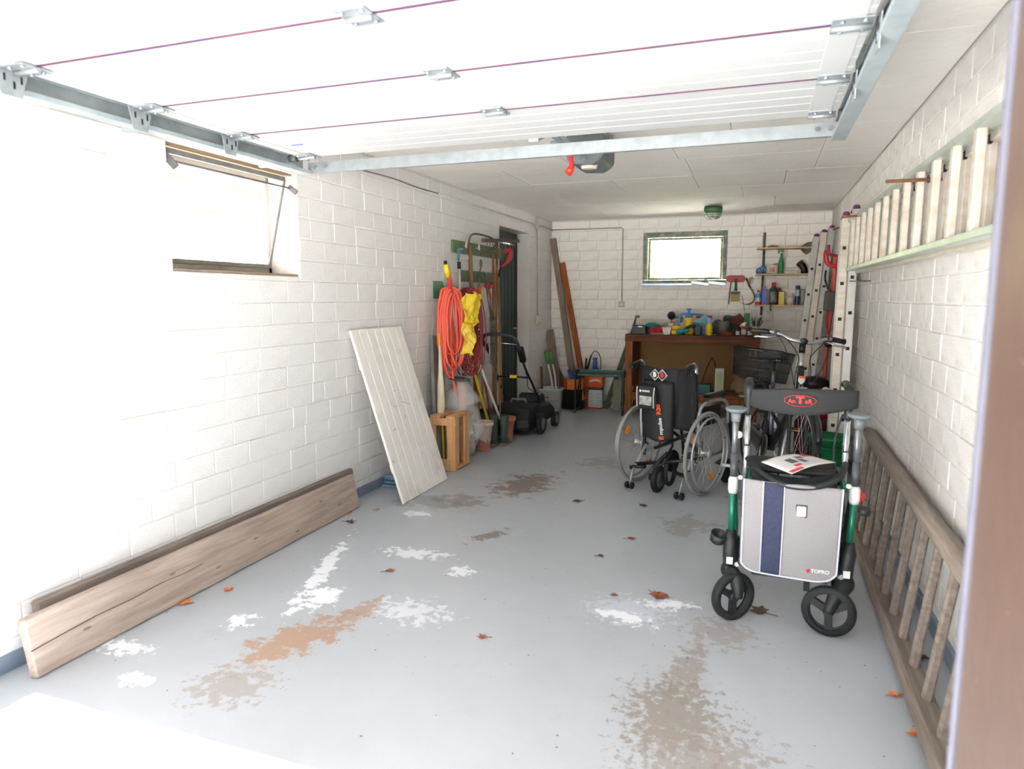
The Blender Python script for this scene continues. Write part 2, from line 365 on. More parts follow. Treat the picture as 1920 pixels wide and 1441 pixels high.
# painted floor band at the foot of the walls
st(G().box((XL + .003, (.95 + DO[0]) / 2, .032), (.02, DO[0] - .95, .064)), 'baseboard_left', band_m)
st(G().box((XR - .003, (.95 + YB) / 2, .036), (.022, YB - .95, .072)), 'baseboard_right', band_m)
st(G().box(((XL + XR) / 2, YB - .002, .02), (XR - XL, .018, .04)), 'baseboard_back', M('dirty_band', (140, 134, 124), .8))
# ---------------------------------------------------------------- left window (tilted inwards at the top)
galv = M('galvanised_steel', (172, 182, 184), .42, .3, (152, 164, 168), 14, spec=.5, bump=.05)
galv_l = M('bright_galvanised', (158, 164, 167), .38, .45, (142, 149, 152), 18)
steel_frame = M('weathered_steel_frame', (126, 126, 122), .5, .2, (108, 108, 104), 20)
rod_m = M('grey_rod', (104, 100, 104), .45, .4)
glass_m = glassy('window_glass', (235, 240, 240), .02, .10)
sill_wood = wood('reveal_wood', (150, 128, 100), (122, 102, 78), 1, 4)
w1 = bpy.data.objects.new('window_1', None); COL.objects.link(w1); w1.location = (XL - .12, 3.0, 1.8); w1['kind'] = 'structure'
G().box((XL - .14, 3.015, 2.106), (.21, .95, .014)).build('lintel_board', sill_wood, w1)
G().box((XL - .13, 3.015, 1.52), (.23, .95, .014)).build('window_sill', M('sill', (160, 146, 134), .8, c2=(136, 120, 106), sc=9), w1)
g = G(); g.box((XL - .215, 3.015, 2.08), (.03, .94, .04)); g.box((XL - .215, 3.015, 1.548), (.03, .94, .04)); g.box((XL - .215, 2.56, 1.81), (.03, .03, .57)); g.box((XL - .215, 3.472, 1.81), (.03, .03, .57))
g.build('window_frame', M('fixed_frame', (176, 168, 156), .6, c2=(152, 144, 132)), w1, bev=.003)
A0, A1 = V(XL - .195, 0, 1.575), V(XL - .06, 0, 2.078)          # sash bottom and top
sg = G(); ya, yb = 2.575, 3.455
sg.beam(A0 + V(0, ya, 0), A0 + V(0, yb, 0), .018, .022); sg.beam(A1 + V(0, ya, 0), A1 + V(0, yb, 0), .02, .026)
sg.beam(A0 + V(0, ya, 0), A1 + V(0, ya, 0), .02, .022, (0, 1, 0)); sg.beam(A0 + V(0, yb, 0), A1 + V(0, yb, 0), .012, .02, (0, 1, 0))
sash = sg.build('sash', steel_frame, w1, bev=.002)
G().add([A0 + V(0, ya, 0), A0 + V(0, yb, 0), A1 + V(0, yb, 0), A1 + V(0, ya, 0)], [(0, 1, 2, 3)]).build('pane', glass_m, sash, thick=.004)
rg = G(); rg.tube([(XL - .04, 2.55, 2.03), (XL - .04, 3.485, 2.03)], .005)
rg.build('tilt_rod', rod_m, w1)
G().beam((XL - .04, 2.56, 2.055), (XL - .01, 2.60, 1.995), .012, .035).build('rod_catch', rod_m, w1, bev=.003)
G().beam((XL - .05, 3.475, 2.04), (XL + .0, 3.485, 2.0), .012, .03).build('rod_catch', rod_m, w1, bev=.003)
# carport of the neighbour seen through the left window
pale = M('pale_board', (196, 168, 154), .8)
cp = T('carport_roof', 'pale boarded carport roof outside the open left window', 'carport', (-4.8, 5, 0))
for k in range(9):
    y0 = 2.6 + k * .82; G().box((-5.6, y0 + .38, 2.62 + .0 * k), (4.2, .77, .03)).build('board', pale, cp)
for k in range(3): G().box((-3.9 - k * 1.7, 6.2, 2.57), (.1, 7.6, .07)).build('rafter', pale, cp)
for y in (3.9, 7.9): G().box((-7.2, y, 1.25), (.16, .16, 2.5)).build('post', pale, cp)
nb = G(); nb.box((-4.1, 8.0, 1.2), (.3, 3.0, 2.4)); nb.build('garden_wall', plaster, label='white plastered garden wall outside the left window', cat='wall')
# ---------------------------------------------------------------- back window
w2 = bpy.data.objects.new('window_2', None); COL.objects.link(w2); w2.location = (-.9, YB + .1, 1.56); w2['kind'] = 'structure'
frame_g = M('flaking_green_frame', (112, 124, 118), .6, 0, (160, 156, 136), 14, bump=.4, bsc=60, lo=.45, hi=.6)
sill_metal = M('sheet_metal_strip', (150, 165, 190), .3, .7)  # bluish metal of the strips along the back window sill
x0, x1, z0, z1 = BO
g = G()
g.box(((x0 + x1) / 2, YB + .04, z1 - .03), (x1 - x0, .1, .06)); g.box(((x0 + x1) / 2, YB + .04, z0 + .022), (x1 - x0, .1, .045)); g.box((x0 + .025, YB + .04, (z0 + z1) / 2), (.05, .1, z1 - z0 - .1)); g.box((x1 - .025, YB + .04, (z0 + z1) / 2), (.05, .1, z1 - z0 - .1))
g.build('window_frame', frame_g, w2, bev=.004)
g = G(); a, b, c, d = x0 + .055, x1 - .055, z0 + .05, z1 - .065
g.box(((a + b) / 2, YB + .075, d - .012), (b - a, .03, .024)); g.box(((a + b) / 2, YB + .075, c + .012), (b - a, .03, .024)); g.box((a + .012, YB + .075, (c + d) / 2), (.024, .03, d - c - .05)); g.box((b - .012, YB + .075, (c + d) / 2), (.024, .03, d - c - .05))
sash2 = g.build('sash', M('sash_wood', (170, 158, 120), .6, c2=(120, 128, 116)), w2, bev=.003)
G().add([(a, YB + .08, c), (b, YB + .08, c), (b, YB + .08, d), (a, YB + .08, d)], [(0, 1, 2, 3)]).build('pane', glass_m, sash2, thick=.004)
G().box((x0 + .3, YB - .02, z0 - .008), (.62, .05, .03)).build('sill_strip', sill_metal, w2, bev=.003)
g = G(); g.beam((-.8, YB - .03, z0 + .02), (-.6, YB - .03, z0 - .012), .004, .03); g.beam((-.6, YB - .03, z0 + .015), (-.4, YB - .03, z0 - .008), .004, .03); g.build('sill_strip', sill_metal, w2)
G().tube([(a, YB + .06, d - .05), (b, YB + .06, d - .052)], .002, 5).build('taut_wire', rod_m, w2)
# garden behind the back window and beyond the walls
leafm = M('hedge_leaf', (206, 216, 178), .6, c2=(186, 200, 156), sc=3)  # leaf colour paled, the outdoor glare is put into it
def bush(name, c, r, n, lab, cat='bush', sz=.12):
    rng = random.Random(int(c[0] * 7 + n)); g = G()
    for i in range(n):
        d = Vector((rng.gauss(0, 1), rng.gauss(0, 1), rng.gauss(0, 1))).normalized() * rng.uniform(.75, 1.05)
        p = Vector((c[0] + d.x * r[0], c[1] + d.y * r[1], max(.06, c[2] + d.z * r[2]))); R = Euler((rng.uniform(0, 6), rng.uniform(0, 6), rng.uniform(0, 6))).to_matrix()
        s = sz * rng.uniform(.6, 1.3); g.add([p + R @ Vector(q) for q in ((-s, 0, 0), (0, -s * .5, 0), (s, 0, s * .2), (0, s * .5, 0))], [(0, 1, 2, 3)])
    t = T(name, lab, cat, (c[0], c[1], 0)); g.build('foliage', leafm, t, kind='stuff'); G().tube([(c[0], c[1], -.03), (c[0] + .05, c[1], c[2])], [.07, .04]).build('trunk', M('bark', (96, 80, 62), .9), t)
bush('garden_bush', (-1.6, 14.5, 1.5), (1.9, 1.1, 1.7), 3000, 'leafy green bush outside the back window, to the left')
bush('garden_bush', (1.9, 16, 1.7), (2.0, 1.2, 1.8), 3000, 'leafy green bush outside the back window, to the right')
bush('garden_bush', (-9.5, 9.5, 1.1), (1.6, 1.6, 1.3), 1800, 'low bush beyond the carport outside the left window')
# ---------------------------------------------------------------- left door
dr = bpy.data.objects.new('door_1', None); COL.objects.link(dr); dr.location = (XL - .16, 7.37, 0); dr['kind'] = 'structure'
green = M('dark_green_door', (18, 52, 48), .45, c2=(12, 40, 38), sc=4)
g = G(); g.box((XL - .18, 7.365, 2.075), (.06, .98, .12)); g.box((XL - .18, 6.91, 1.02), (.06, .075, 2.0)); g.box((XL - .18, 7.825, 1.02), (.06, .07, 2.0)); g.build('door_frame', M('door_frame_green', (22, 44, 42), .5), dr, bev=.004)
for k in range(7): G().box((XL - .175, 7.01 + k * .119, 1.01), (.04, .112, 1.98)).build('board', green, dr, bev=.006)
G().tube([(XL - .15, 7.72, 1.03), (XL - .1, 7.72, 1.03), (XL - .1, 7.62, 1.03)], .009).build('door_handle', galv, dr)
# brown reveal board of the garage opening, right jamb
rv = M('brown_reveal_paint', (142, 112, 94), .42, 0, (128, 104, 86), 7, bump=.08, lo=.4, hi=.7)
rv2 = stained('brown_weathered', (92, 72, 61), (82, 64, 54), [], rough=.42, bump=.1, bsc=25, grime=[((190, 168, 146), 30, .66, .7, .7), ((100, 80, 68), 4, .45, .7, .6)])
st(G().box((.282, .83, 1.06), (.02, .34, 2.12)), 'trim_2', rv2, bev=.002)
st(G().box((.281, 1.008, 1.06), (.028, .016, 2.12)), 'trim_3', M('grey_seal_strip', (112, 112, 126), .5), bev=.002)
st(G().box((-2.372, .83, 1.06), (.02, .34, 2.12)), 'trim_4', rv2, bev=.002)
st(G().box((-1.045, .83, 2.11), (2.66, .34, .02)), 'trim_5', rv2)
# ---------------------------------------------------------------- shared materials
white_steel = M('white_door_skin', (188, 189, 187), .55, c2=(183, 184, 182), sc=3)
seal_m = M('joint_seal', (96, 48, 62), .6, c2=(66, 36, 84), sc=5)
black_p = M('black_plastic', (25, 26, 28), .45, c2=(19, 20, 22)); black_m = M('black_rubber', (33, 35, 36), .7, c2=(26, 27, 28))
chrome = M('chrome', (205, 208, 212), .22, .85, (190, 194, 200)); alu = M('aluminium', (206, 206, 202), .34, .6, (190, 190, 186), 10)
alu_w = M('pale_aluminium', (222, 216, 206), .42, .35, (206, 192, 176), 8, (1, 1, 3)); dark_hole = M('dark_hole', (28, 28, 34), .7)
old_wood = wood('weathered_plank', (182, 165, 153), (154, 138, 126), 1, 5); grey_wood = wood('grey_board', (146, 132, 118), (122, 108, 96), 2, 5)
brown_wood = wood('brown_handle', (142, 112, 82), (112, 84, 60), 2, 6); pine = wood('pine', (222, 172, 122), (198, 146, 98), 2, 4)
orange_wood = wood('orange_brown_wood', (172, 98, 54), (140, 78, 42), 2, 4); rust = M('rust', (140, 96, 66), .8, .2, (110, 70, 48), 20)
terra = M('terracotta', (196, 128, 100), .85, c2=(176, 108, 84), sc=9); red_p = M('red_plastic', (206, 40, 40), .4); orange_p = M('orange_plastic', (232, 92, 40), .45)
yellow_p = M('yellow_plastic', (238, 204, 30), .4, c2=(228, 190, 20)); white_p = M('white_plastic', (236, 236, 232), .4); green_p = M('green_plastic', (30, 140, 80), .45)
blue_p = M('blue_plastic', (48, 104, 178), .4); teal_p = M('teal_plastic', (20, 120, 118), .45); grey_p = M('grey_plastic', (118, 124, 128), .5); dgrey = M('dark_grey_plastic', (70, 74, 76), .5)
board_green = M('old_green_paint', (82, 116, 84), .65, c2=(104, 110, 82), sc=9); gun = M('worn_tool_steel', (128, 122, 116), .45, .6, (96, 86, 78), 14)
XZ = Matrix(((0, 0, 1, 0), (1, 0, 0, 0), (0, 1, 0, 0), (0, 0, 0, 1)))      # prism: local xy -> world yz, extruded along x
# ---------------------------------------------------------------- overhead sectional door
gd = T('garage_door', 'white sectional garage door raised flat under the ceiling', 'garage door', (-1.01, 2.1, 2.12))
ys = [1.13, 1.64, 2.13, 2.615, 3.13]; PX0, PX1, PZ = -2.28, .25, 2.117
for i in range(4):
    y0, y1 = ys[i] + .0045, ys[i + 1] - .0045; prof = [(y0, PZ + .042), (y0, PZ + .002), (y0 + .002, PZ)]
    k = 5; w = (y1 - y0) / (k + .0)
    for j in range(1, k): c = y0 + j * w; prof += [(c - .005, PZ), (c - .002, PZ + .0022), (c + .002, PZ + .0022), (c + .005, PZ)]
    prof += [(y1 - .002, PZ), (y1, PZ + .002), (y1, PZ + .042)]
    g = G(); g.prism(prof, PX1 - PX0, Matrix.Translation((PX0, 0, 0)) @ XZ); g.build('panel', white_steel, gd)
    for x in (PX0 + .03, PX1 - .06): G().box((x, (y0 + y1) / 2, PZ - .0015), (.08 if x > 0 else .06, y1 - y0, .003)).build('end_cap', white_steel, gd, bev=.001)
for i in range(1, 4): G().box(((PX0 + PX1) / 2, ys[i], PZ + .008), (PX1 - PX0, .0085, .02)).build('joint_seal', seal_m, gd)
for i in range(1, 4):
    y = ys[i]; h = G()
    h.box((-1.01, y - .03, PZ - .004), (.09, .045, .004)); h.box((-1.01, y + .03, PZ - .004), (.09, .045, .004)); h.cyl((-1.05, y, PZ - .01), (-.97, y, PZ - .01), .009, n=8)
    for sx in (-.03, .03):
        for sy in (-.035, .035): h.cyl((-1.01 + sx, y + sy, PZ - .013), (-1.01 + sx, y + sy, PZ - .004), .007, n=6)
    h.build('hinge', galv_l, gd)
for i in (1, 2, 3, 4):
    for sd in (-1, 1):
        y = ys[i] - (.045 if i == 4 else 0); xe = PX0 if sd < 0 else PX1; h = G()
        h.box((xe - sd * .05, y - .028, PZ - .005), (.1, .045, .004)); h.box((xe - sd * .05, y + .03, PZ - .005), (.1, .045, .004)); h.cyl((xe - sd * .1, y, PZ - .012), (xe, y, PZ - .012), .009, n=8)
        for sx in (.02, .075):
            for sy in (-.035, .035): h.cyl((xe - sd * sx, y + sy, PZ - .014), (xe - sd * sx, y + sy, PZ - .004), .007, n=6)
        xx = xe + sd * .012
        if i < 4:
            h.prism([(y - .065, PZ), (y + .045, PZ), (y + .02, PZ - .085), (y - .045, PZ - .085)], .003, Matrix.Translation((xx, 0, 0)) @ XZ)
            b = h.build('roller_bracket', galv_l, gd); d = G()
            for dy, dz in ((-.035, -.03), (-.005, -.05), (.02, -.03)): d.box((xx + (.004 if sd < 0 else -.001), y + dy, PZ + dz), (.003, .006, .022))
            d.build('slot', dark_hole, b)
        else: b = h.build('roller_bracket', galv_l, gd)
        G().cyl((xe + sd * .01, y + .0, PZ - .01), (xe + sd * .055, y, PZ - .01), .019, n=12).build('roller', dgrey, gd)
G().box((-2.12, 2.86, PZ - .001), (.06, .012, .002)).build('blue_mark', M('blue_mark', (70, 100, 190), .5), gd)
tf = T('door_rail_frame', 'galvanised guide rails and rear cross bar carrying the raised garage door', 'door rail', (-1.03, 3.3, 2.09))
for sd, xo, ye in ((-1, -2.40, 3.28), (1, .315, 3.36)):
    g = G(); z0, z1 = 2.063, 2.143; y0 = 1.1; L = ye - y0; yc = (y0 + ye) / 2; x = xo; i = -sd
    g.box((x, yc, (z0 + z1) / 2), (.003, L, z1 - z0)); g.box((x + i * .026, yc, z0), (.055, L, .003)); g.box((x + i * .022, yc, z1), (.047, L, .003)); g.box((x + i * .053, yc, z0 + .008), (.003, L, .016)); g.box((x + i * .045, yc, z1 - .007), (.003, L, .014))
    g.box((x - i * .004, yc, z0 + .02), (.004, L, .03)); r = g.build('guide_rail', galv, tf)
    h = G()
    for y in (1.5, 2.3, 3.15):
        h.box((x - i * .02, y, (z1 + ZC) / 2), (.03, .03, ZC - z1 + .02)) if sd > 0 else h.box((x - .08, y, z0 + .04), (.2, .03, .03))
    h.build('rail_hanger', galv, tf)
g = G(); g.box((-1.04, 3.30, 2.098), (2.68, .004, .056)); g.box((-1.04, 3.312, 2.071), (2.68, .024, .003)); g.box((-1.04, 3.312, 2.125), (2.68, .024, .003)); g.build('cross_bar', galv_l, tf)
for x in (-2.33, -2.26, .2, .25): G().cyl((x, 3.285, 2.1), (x, 3.3, 2.1), .011, n=6).build('bolt', chrome, tf)
# opener
op = T('garage_door_opener', 'grey ceiling-hung door opener motor with red release cord', 'door opener', (-1.01, 4.2, 2.18))
g = G(); P = [(-.11, .03), (-.1, .0), (-.06, -.02), (.05, -.025), (.1, -.0), (.115, .03), (.115, .15), (-.11, .15)]
g.prism(P, .34, Matrix(((1, 0, 0, -1.0), (0, 0, 1, 4.02), (0, 1, 0, 2.185), (0, 0, 0, 1))) @ Matrix.Identity(4)); g.build('motor_housing', M('opener_grey', (104, 112, 114), .5), op, bev=.012)
G().lathe([(.045, -.012), (.05, 0), (.05, .01)], (-.985, 4.1, 2.158), 18, sy=.7).build('lamp_lens', M('lens', (216, 200, 180), .3), op)
G().box((-1.0, 3.56, 2.2), (.035, .95, .035)).build('drive_rail', galv, op, bev=.003)
G().box((-1.02, 3.68, 2.19), (.1, .2, .03)).build('carriage', galv_l, op, bev=.003); G().box((-1.03, 3.3, 2.17), (.05, .28, .02), (.35, 0, 0)).build('push_arm', galv_l, op, bev=.003)
for x, y in ((-1.1, 4.12), (-.9, 4.12), (-1.1, 4.3), (-.9, 4.3)): G().box((x, y, 2.35), (.02, .004, .06)).build('ceiling_bracket', galv, op)
G().tube(smoothpath([(-1.0, 3.74, 2.19), (-1.0, 3.735, 2.15), (-.995, 3.73, 2.11), (-.99, 3.73, 2.085)], 4), .013, 8).build('release_cord', M('red_cord', (226, 44, 56), .5), op)
G().lathe([(.010, -.012), (.022, -.02), (.02, .012), (.008, .02)], (-1.0, 3.72, 2.075), 12, (.6, -.3, .6)).build('release_knob', M('red_knob', (240, 58, 34), .4), op)
G().box((-1.02, 3.6, 2.178), (.025, .03, .012)).build('green_button', M('green_btn', (70, 210, 90), .5), op)
# ceiling lamp
cl = T('bulkhead_lamp', 'green caged bulkhead lamp on the ceiling near the back window', 'ceiling lamp', (-.52, 7.95, 2.26))
gr = M('lamp_green', (70, 112, 74), .5)
G().lathe([(.095, .02), (.1, -.015), (.092, -.045), (.08, -.05)], (-.52, 7.95, 2.35), 22).build('lamp_base', gr, cl)
G().lathe([(.08, .055), (.082, .03), (.07, .005), (.04, -.01), (.005, -.014)], (-.52, 7.95, 2.255), 22).build('glass_dome', M('milky_glass', (222, 224, 206), .15), cl)
g = G(); g.torus((-.52, 7.95, 2.285), .088, .004, n=24, k=5); g.torus((-.52, 7.95, 2.256), .07, .003, n=24, k=5)
for k in range(8): a = k * PI / 4; g.tube([(-.52 + .09 * math.cos(a), 7.95 + .09 * math.sin(a), 2.31), (-.52 + .086 * math.cos(a), 7.95 + .086 * math.sin(a), 2.27), (-.52 + .05 * math.cos(a), 7.95 + .05 * math.sin(a), 2.243), (-.52, 7.95, 2.24)], .0025, 5)
g.build('wire_cage', gr, cl)
# conduits and boxes
cond = M('painted_conduit', (188, 190, 184), .6, c2=(170, 170, 160)); boxm = M('cream_box', (208, 204, 180), .5)
c = T('wall_cable', 'grey cable conduit with junction box running high along the left wall', 'cable conduit', (XL, 6.9, 2.26))
G().tube([(XL + .02, 5.37, 2.258), (XL + .02, YB - .02, 2.262)], .010).build('conduit', cond, c)
G().tube(smoothpath([(XL + .012, 4.2, 2.25), (XL + .012, 4.6, 2.262), (XL + .012, 5.0, 2.254), (XL + .015, 5.37, 2.258)], 5), .005, 6).build('bare_cable', M('old_cable', (130, 124, 118), .6), c)
G().box((XL + .022, 8.1, 2.25), (.035, .08, .08)).build('junction_box', boxm, c, bev=.006)
G().tube([(XL + .018, 8.1, ZC), (XL + .018, 8.1, 2.28)], .008).build('conduit', cond, c); G().tube([(XL + .018, 8.1, 2.21), (XL + .018, 8.13, 1.16)], .008).build('conduit', cond, c)
g = G(); g.box((XL + .025, 8.14, 1.11), (.05, .075, .12)); b = g.build('switch_box', boxm, c, bev=.008); G().box((XL + .053, 8.14, 1.125), (.008, .04, .045)).build('rocker', white_p, b)
c = T('wall_cable', 'pale conduit running across the back wall down to a socket left of the window', 'cable conduit', (-1.7, YB, 1.3))
G().tube([(XL + .03, YB - .015, 2.262), (-1.68, YB - .015, 2.262), (-1.66, YB - .015, 2.25), (-1.655, YB - .015, 1.35)], .009).build('conduit', cond, c)
b = G().box((-1.655, YB - .025, 1.305), (.075, .05, .075)).build('socket_box', boxm, c, bev=.008); G().lathe([(.02, 0), (.02, .004)], (-1.655, YB - .054, 1.305), 14, (0, -1, 0)).build('socket_face', white_p, b)
# ---------------------------------------------------------------- planks by the left wall
def plank(name, a, b, thick, h, up, mat, lab, grp=None):
    t = T(name, lab, 'plank', a)
    if grp: t['group'] = grp
    G().beam(a, b, thick, h, up).build('timber', mat, t, bev=.006); return t
u1 = V(-.2, 0, .98).normalized(); hp = .225
t = plank('wooden_plank', V(-2.452, 1.632, 0) + u1 * hp / 2, V(-2.475, 3.845, 0) + u1 * hp / 2, .042, hp, u1, old_wood, 'weathered thick plank with a long split, foremost against the left wall')
n1 = V(u1.z, 0, -u1.x); fr = lambda s, q: V(-2.452, 1.632, 0).lerp(V(-2.475, 3.845, 0), s) + u1 * q + n1 * .0215
t2 = G(); ck = [(0, .105), (.05, .112), (.12, .12), (.2, .118), (.27, .125), (.33, .118), (.38, .122)]
for (s0, q0), (s1, q1) in zip(ck, ck[1:]): t2.beam(fr(s0, q0), fr(s1, q1), .003, .0035 - s0 * .005, u1)
t2.build('split', M('crack', (70, 52, 44), .9), t)
km = M('knot', (148, 118, 102), .8, c2=(128, 100, 86))
for s, q in ((.1, .09), (.3, .14), (.42, .07), (.55, .12), (.7, .05), (.82, .15), (.9, .08)): G().lathe([(.012, 0), (.001, .0006)], fr(s, q), 10, n1, sx=1.6, sy=.5, cap=False).build('knot', km, t)
u2 = V(-.1, 0, .99).normalized()
plank('wooden_plank', V(-2.553, 1.74, 0) + u2 * .115, V(-2.566, 3.945, 0) + u2 * .115, .04, .235, u2, wood('grey_brown_plank', (146, 132, 122), (122, 110, 100), 1, 5), 'darker plank standing behind the thick split plank at the left wall')
# ---------------------------------------------------------------- white boarded panel
wbp = T('boarded_panel', 'scuffed white tongue-and-groove panel leaning on the left wall', 'wooden panel', (-2.25, 4.33, 0))
scuff = stained('scuffed_white', (244, 241, 236), (236, 232, 225), [], rough=.6, bump=.1, bsc=25, grime=[((176, 156, 132), 3.2, .55, .8, .6), ((110, 100, 90), 13, .64, .75, .6), ((90, 84, 78), 45, .7, .76, .6)])
B0, B1 = V(-2.215, 3.99, .002), V(-2.575, 3.955, 1.172); wdir = V(0, 1, .0); n = V(1, 0, 0).cross(V(0, 1, 0))
for k in range(7):
    o = V(0, .0505 + k * .0995, 0); G().beam(B0 + o, B1 + o, .0985, .018, (1, 0, .3)).build('board', scuff, wbp, bev=.0035)
for f in (.2, .8): p = B0.lerp(B1, f) + V(-.02, 0, -.006); G().beam(p + V(0, .03, 0), p + V(0, .67, 0), .02, .06, (-.3, 0, 1)).build('cross_batten', scuff, wbp)
g = G()
for (s, yy, L, dz) in ((.62, .30, .035, .0), (.55, .36, .11, -.03), (.53, .24, .06, 0), (.45, .34, .03, .015), (.4, .14, .05, .01)):
    p = B0.lerp(B1, s) + V(.0104, yy, .003); g.beam(p, p + V(0, L, 0) + (B1 - B0) * dz, .002, .0015, (1, 0, .3))
g.build('scratch', M('scratch', (88, 80, 72), .8), wbp)
# clear panes stacked behind it
gb = glassy('bluish_glass', (150, 180, 206), .1, .55)
for k in range(4): G().box((-2.47 + .01 * (k % 2), 4.45 + .015 * (k % 3), .012 + .024 * k), (.2, .26, .018)).build('glass_tile', gb, bev=.003, label='%s bluish glass tile of the low stack behind the white panel' % ('lowest', 'second lowest', 'second highest', 'topmost')[k], cat='glass tile', group='glass tiles behind the white panel')
# ---------------------------------------------------------------- aluminium board, crate, bag
t = T('metal_board', 'grey perforated metal board leaning left of the orange hose', 'metal board', (-2.45, 5.1, 0))
G().beam((-2.44, 5.07, 0.005), (-2.575, 5.27, 1.06), .2, .03, (1, 0, .1)).build('profile', M('dull_grey_metal', (140, 142, 136), .55, .3, (118, 120, 114)), t, bev=.004)
g = G()
for s in (.5, .62, .78, .9): p = V(-2.44, 5.07, .005).lerp(V(-2.575, 5.27, 1.06), s) + V(.016, 0, .0); g.lathe([(.008, 0), (.008, .002)], p, 8, (1, 0, .1))
g.build('hole', dark_hole, t)
t = T('furled_cloth', 'furled cream cloth on a stick between metal board and hose', 'parasol', (-2.42, 5.05, 0))
G().tube([(-2.43, 5.03, .42), (-2.43, 5.05, .5), (-2.44, 5.07, .66), (-2.45, 5.09, .8), (-2.46, 5.10, 1.0)], [.026, .034, .03, .018, .008], 9).build('cloth', M('cream_cloth', (226, 214, 186), .9, bump=.5, bsc=20), t)
G().tube([(-2.40, 5.03, .0), (-2.47, 5.11, 1.1)], .008).build('stick', yellow_p, t)
G().cyl((-2.428, 5.03, .40), (-2.43, 5.035, .425), .030).build('yellow_ring', yellow_p, t)
cr = T('wooden_crate', 'small open crate of orange pine boards behind the white panel', 'crate', (-2.38, 5.05, 0))
for (c, d) in (((-2.285, 4.93, .215), (.075, .02, .43)), ((-2.46, 4.93, .215), (.075, .02, .43)), ((-2.285, 5.2, .215), (.075, .02, .43)), ((-2.46, 5.2, .215), (.075, .02, .43)),
               ((-2.26, 4.97, .215), (.02, .075, .43)), ((-2.26, 5.16, .215), (.02, .075, .43)),
               ((-2.285, 5.065, .44), (.08, .31, .022)), ((-2.42, 5.065, .44), (.08, .31, .022)), ((-2.37, 4.925, .4), (.26, .022, .06)), ((-2.37, 4.925, .05), (.26, .02, .09)), ((-2.37, 5.065, .02), (.26, .29, .02))):
    G().box(c, d).build('board', pine, cr, bev=.003)
bg_ = T('plastic_bag', 'clear crumpled plastic bag pulled over a post with grey cap', 'plastic bag', (-2.36, 5.32, 0))
film = glassy('clear_film', (226, 226, 222), .10, .30, 1.0)
def bagf(u, v):
    a = u * 2 * PI; z = .02 + v * .66; r = .085 + .045 * math.sin(v * 2.6 + .4) - .05 * max(0, v - .85) / .15
    if v < .35: r = .06 + .07 * v / .35
    r *= 1 + .28 * noise.noise(V(math.cos(a) * 1.4, math.sin(a) * 1.4, v * 5)) + .12 * noise.noise(V(math.cos(a) * 4, math.sin(a) * 4, v * 11))
    return V(-2.36 + r * math.cos(a) * 1.25 + .02 * math.sin(v * 6), 5.32 + r * math.sin(a), z + .02 * noise.noise(V(a, v * 3, 0)))
G().sheet(bagf, 40, 34).build('film', film, bg_)
G().lathe([(.05, 0), (.09, .01), (.09, .022), (.03, .03)], (-2.385, 5.32, .685), 20, (.1, 0, 1)).build('grey_cap', dgrey, bg_)
G().tube([(-2.36, 5.33, .0), (-2.37, 5.33, .69)], [.035, .045]).build('post', M('pinkish_post', (206, 170, 156), .7), bg_)
G().box((-2.30, 5.30, .2), (.004, .1, .3), (.1, 0, .6)).build('leaflet', M('pale_insert', (206, 200, 160), .7), bg_)
# pots, bucket, boots
def pot(name, c, r, h, mat, lab, rim=.035):
    t = T(name, lab, 'flower pot', c); x, y, z = c
    G().lathe([(r * .66, 0), (r * .97, h - rim), (r * 1.06, h - rim), (r * 1.12, h), (r * 1.0, h), (r * .92, h - rim), (r * .6, .015)], c, 26, cap=False).build('pot_body', mat, t)
    G().lathe([(r * .93, 0), (r * .5, .006)], (x, y, h - rim - .01), 20, cap=True).build('soil', M('soil', (88, 66, 52), .95), t)
limed = stained('limed_terracotta', (222, 200, 190), (206, 176, 162), [(0, 0, 0, .3, .3, .1, 0, 1.3, (176, 112, 92), 12, .6, .9)], rough=.9, grime=[((186, 130, 110), 8, .5, .62, .8)])
pot('flower_pot', (-2.33, 5.72, 0), .088, .27, limed, 'lime-crusted terracotta flower pot left of the green boots')
pot('flower_pot', (-2.25, 6.12, 0), .082, .25, terra, 'clean terracotta flower pot just behind the green boots')
t = T('small_bucket', 'small grey metal bucket on the floor beside the plastic bag', 'bucket', (-2.36, 5.5, 0))
G().lathe([(.034, 0), (.047, .135), (.05, .14), (.045, .14), (.033, .004)], (-2.36, 5.5, 0), 20, cap=False).build('bucket_body', M('zinc', (150, 156, 154), .5, .4), t); G().torus((-2.36, 5.5, .15), .047, .002, (0, 1, .5), n=20, k=5, a0=0, a1=PI).build('handle', galv, t)
rub = M('green_rubber', (66, 84, 70), .5, c2=(56, 74, 62)); sole = M('dusty_sole', (140, 128, 116), .8)
for (x, y, lab) in ((-2.30, 5.9, 'left dark green rubber boot, nearer the lime-crusted pot'), (-2.225, 5.975, 'right dark green rubber boot, nearer the clean terracotta pot')):
    t = T('rubber_boot', lab, 'boot', (x, y, 0)); t['group'] = 'pair of green rubber boots'
    G().tube([(x, y + .005, .292), (x, y + .005, .26), (x, y, .18), (x, y, .1), (x - .0, y + .01, .05), (x - .01, y + .06, .035), (x - .02, y + .13, .03), (x - .025, y + .17, .028)], [.047, .046, .04, .038, .044, .036, .034, .018], 14).build('boot_upper', rub, t)
    G().torus((x, y + .005, .288), .047, .004, n=20, k=6).build('top_edge', rub, t)
    g = G(); g.prism([(x - .03, y - .04), (x + .03, y - .04), (x + .034, y + .02), (x + .03, y + .16), (x - .02, y + .2), (x - .055, y + .17), (x - .04, y + .04)], .028); g.build('sole', sole, t, bev=.006)
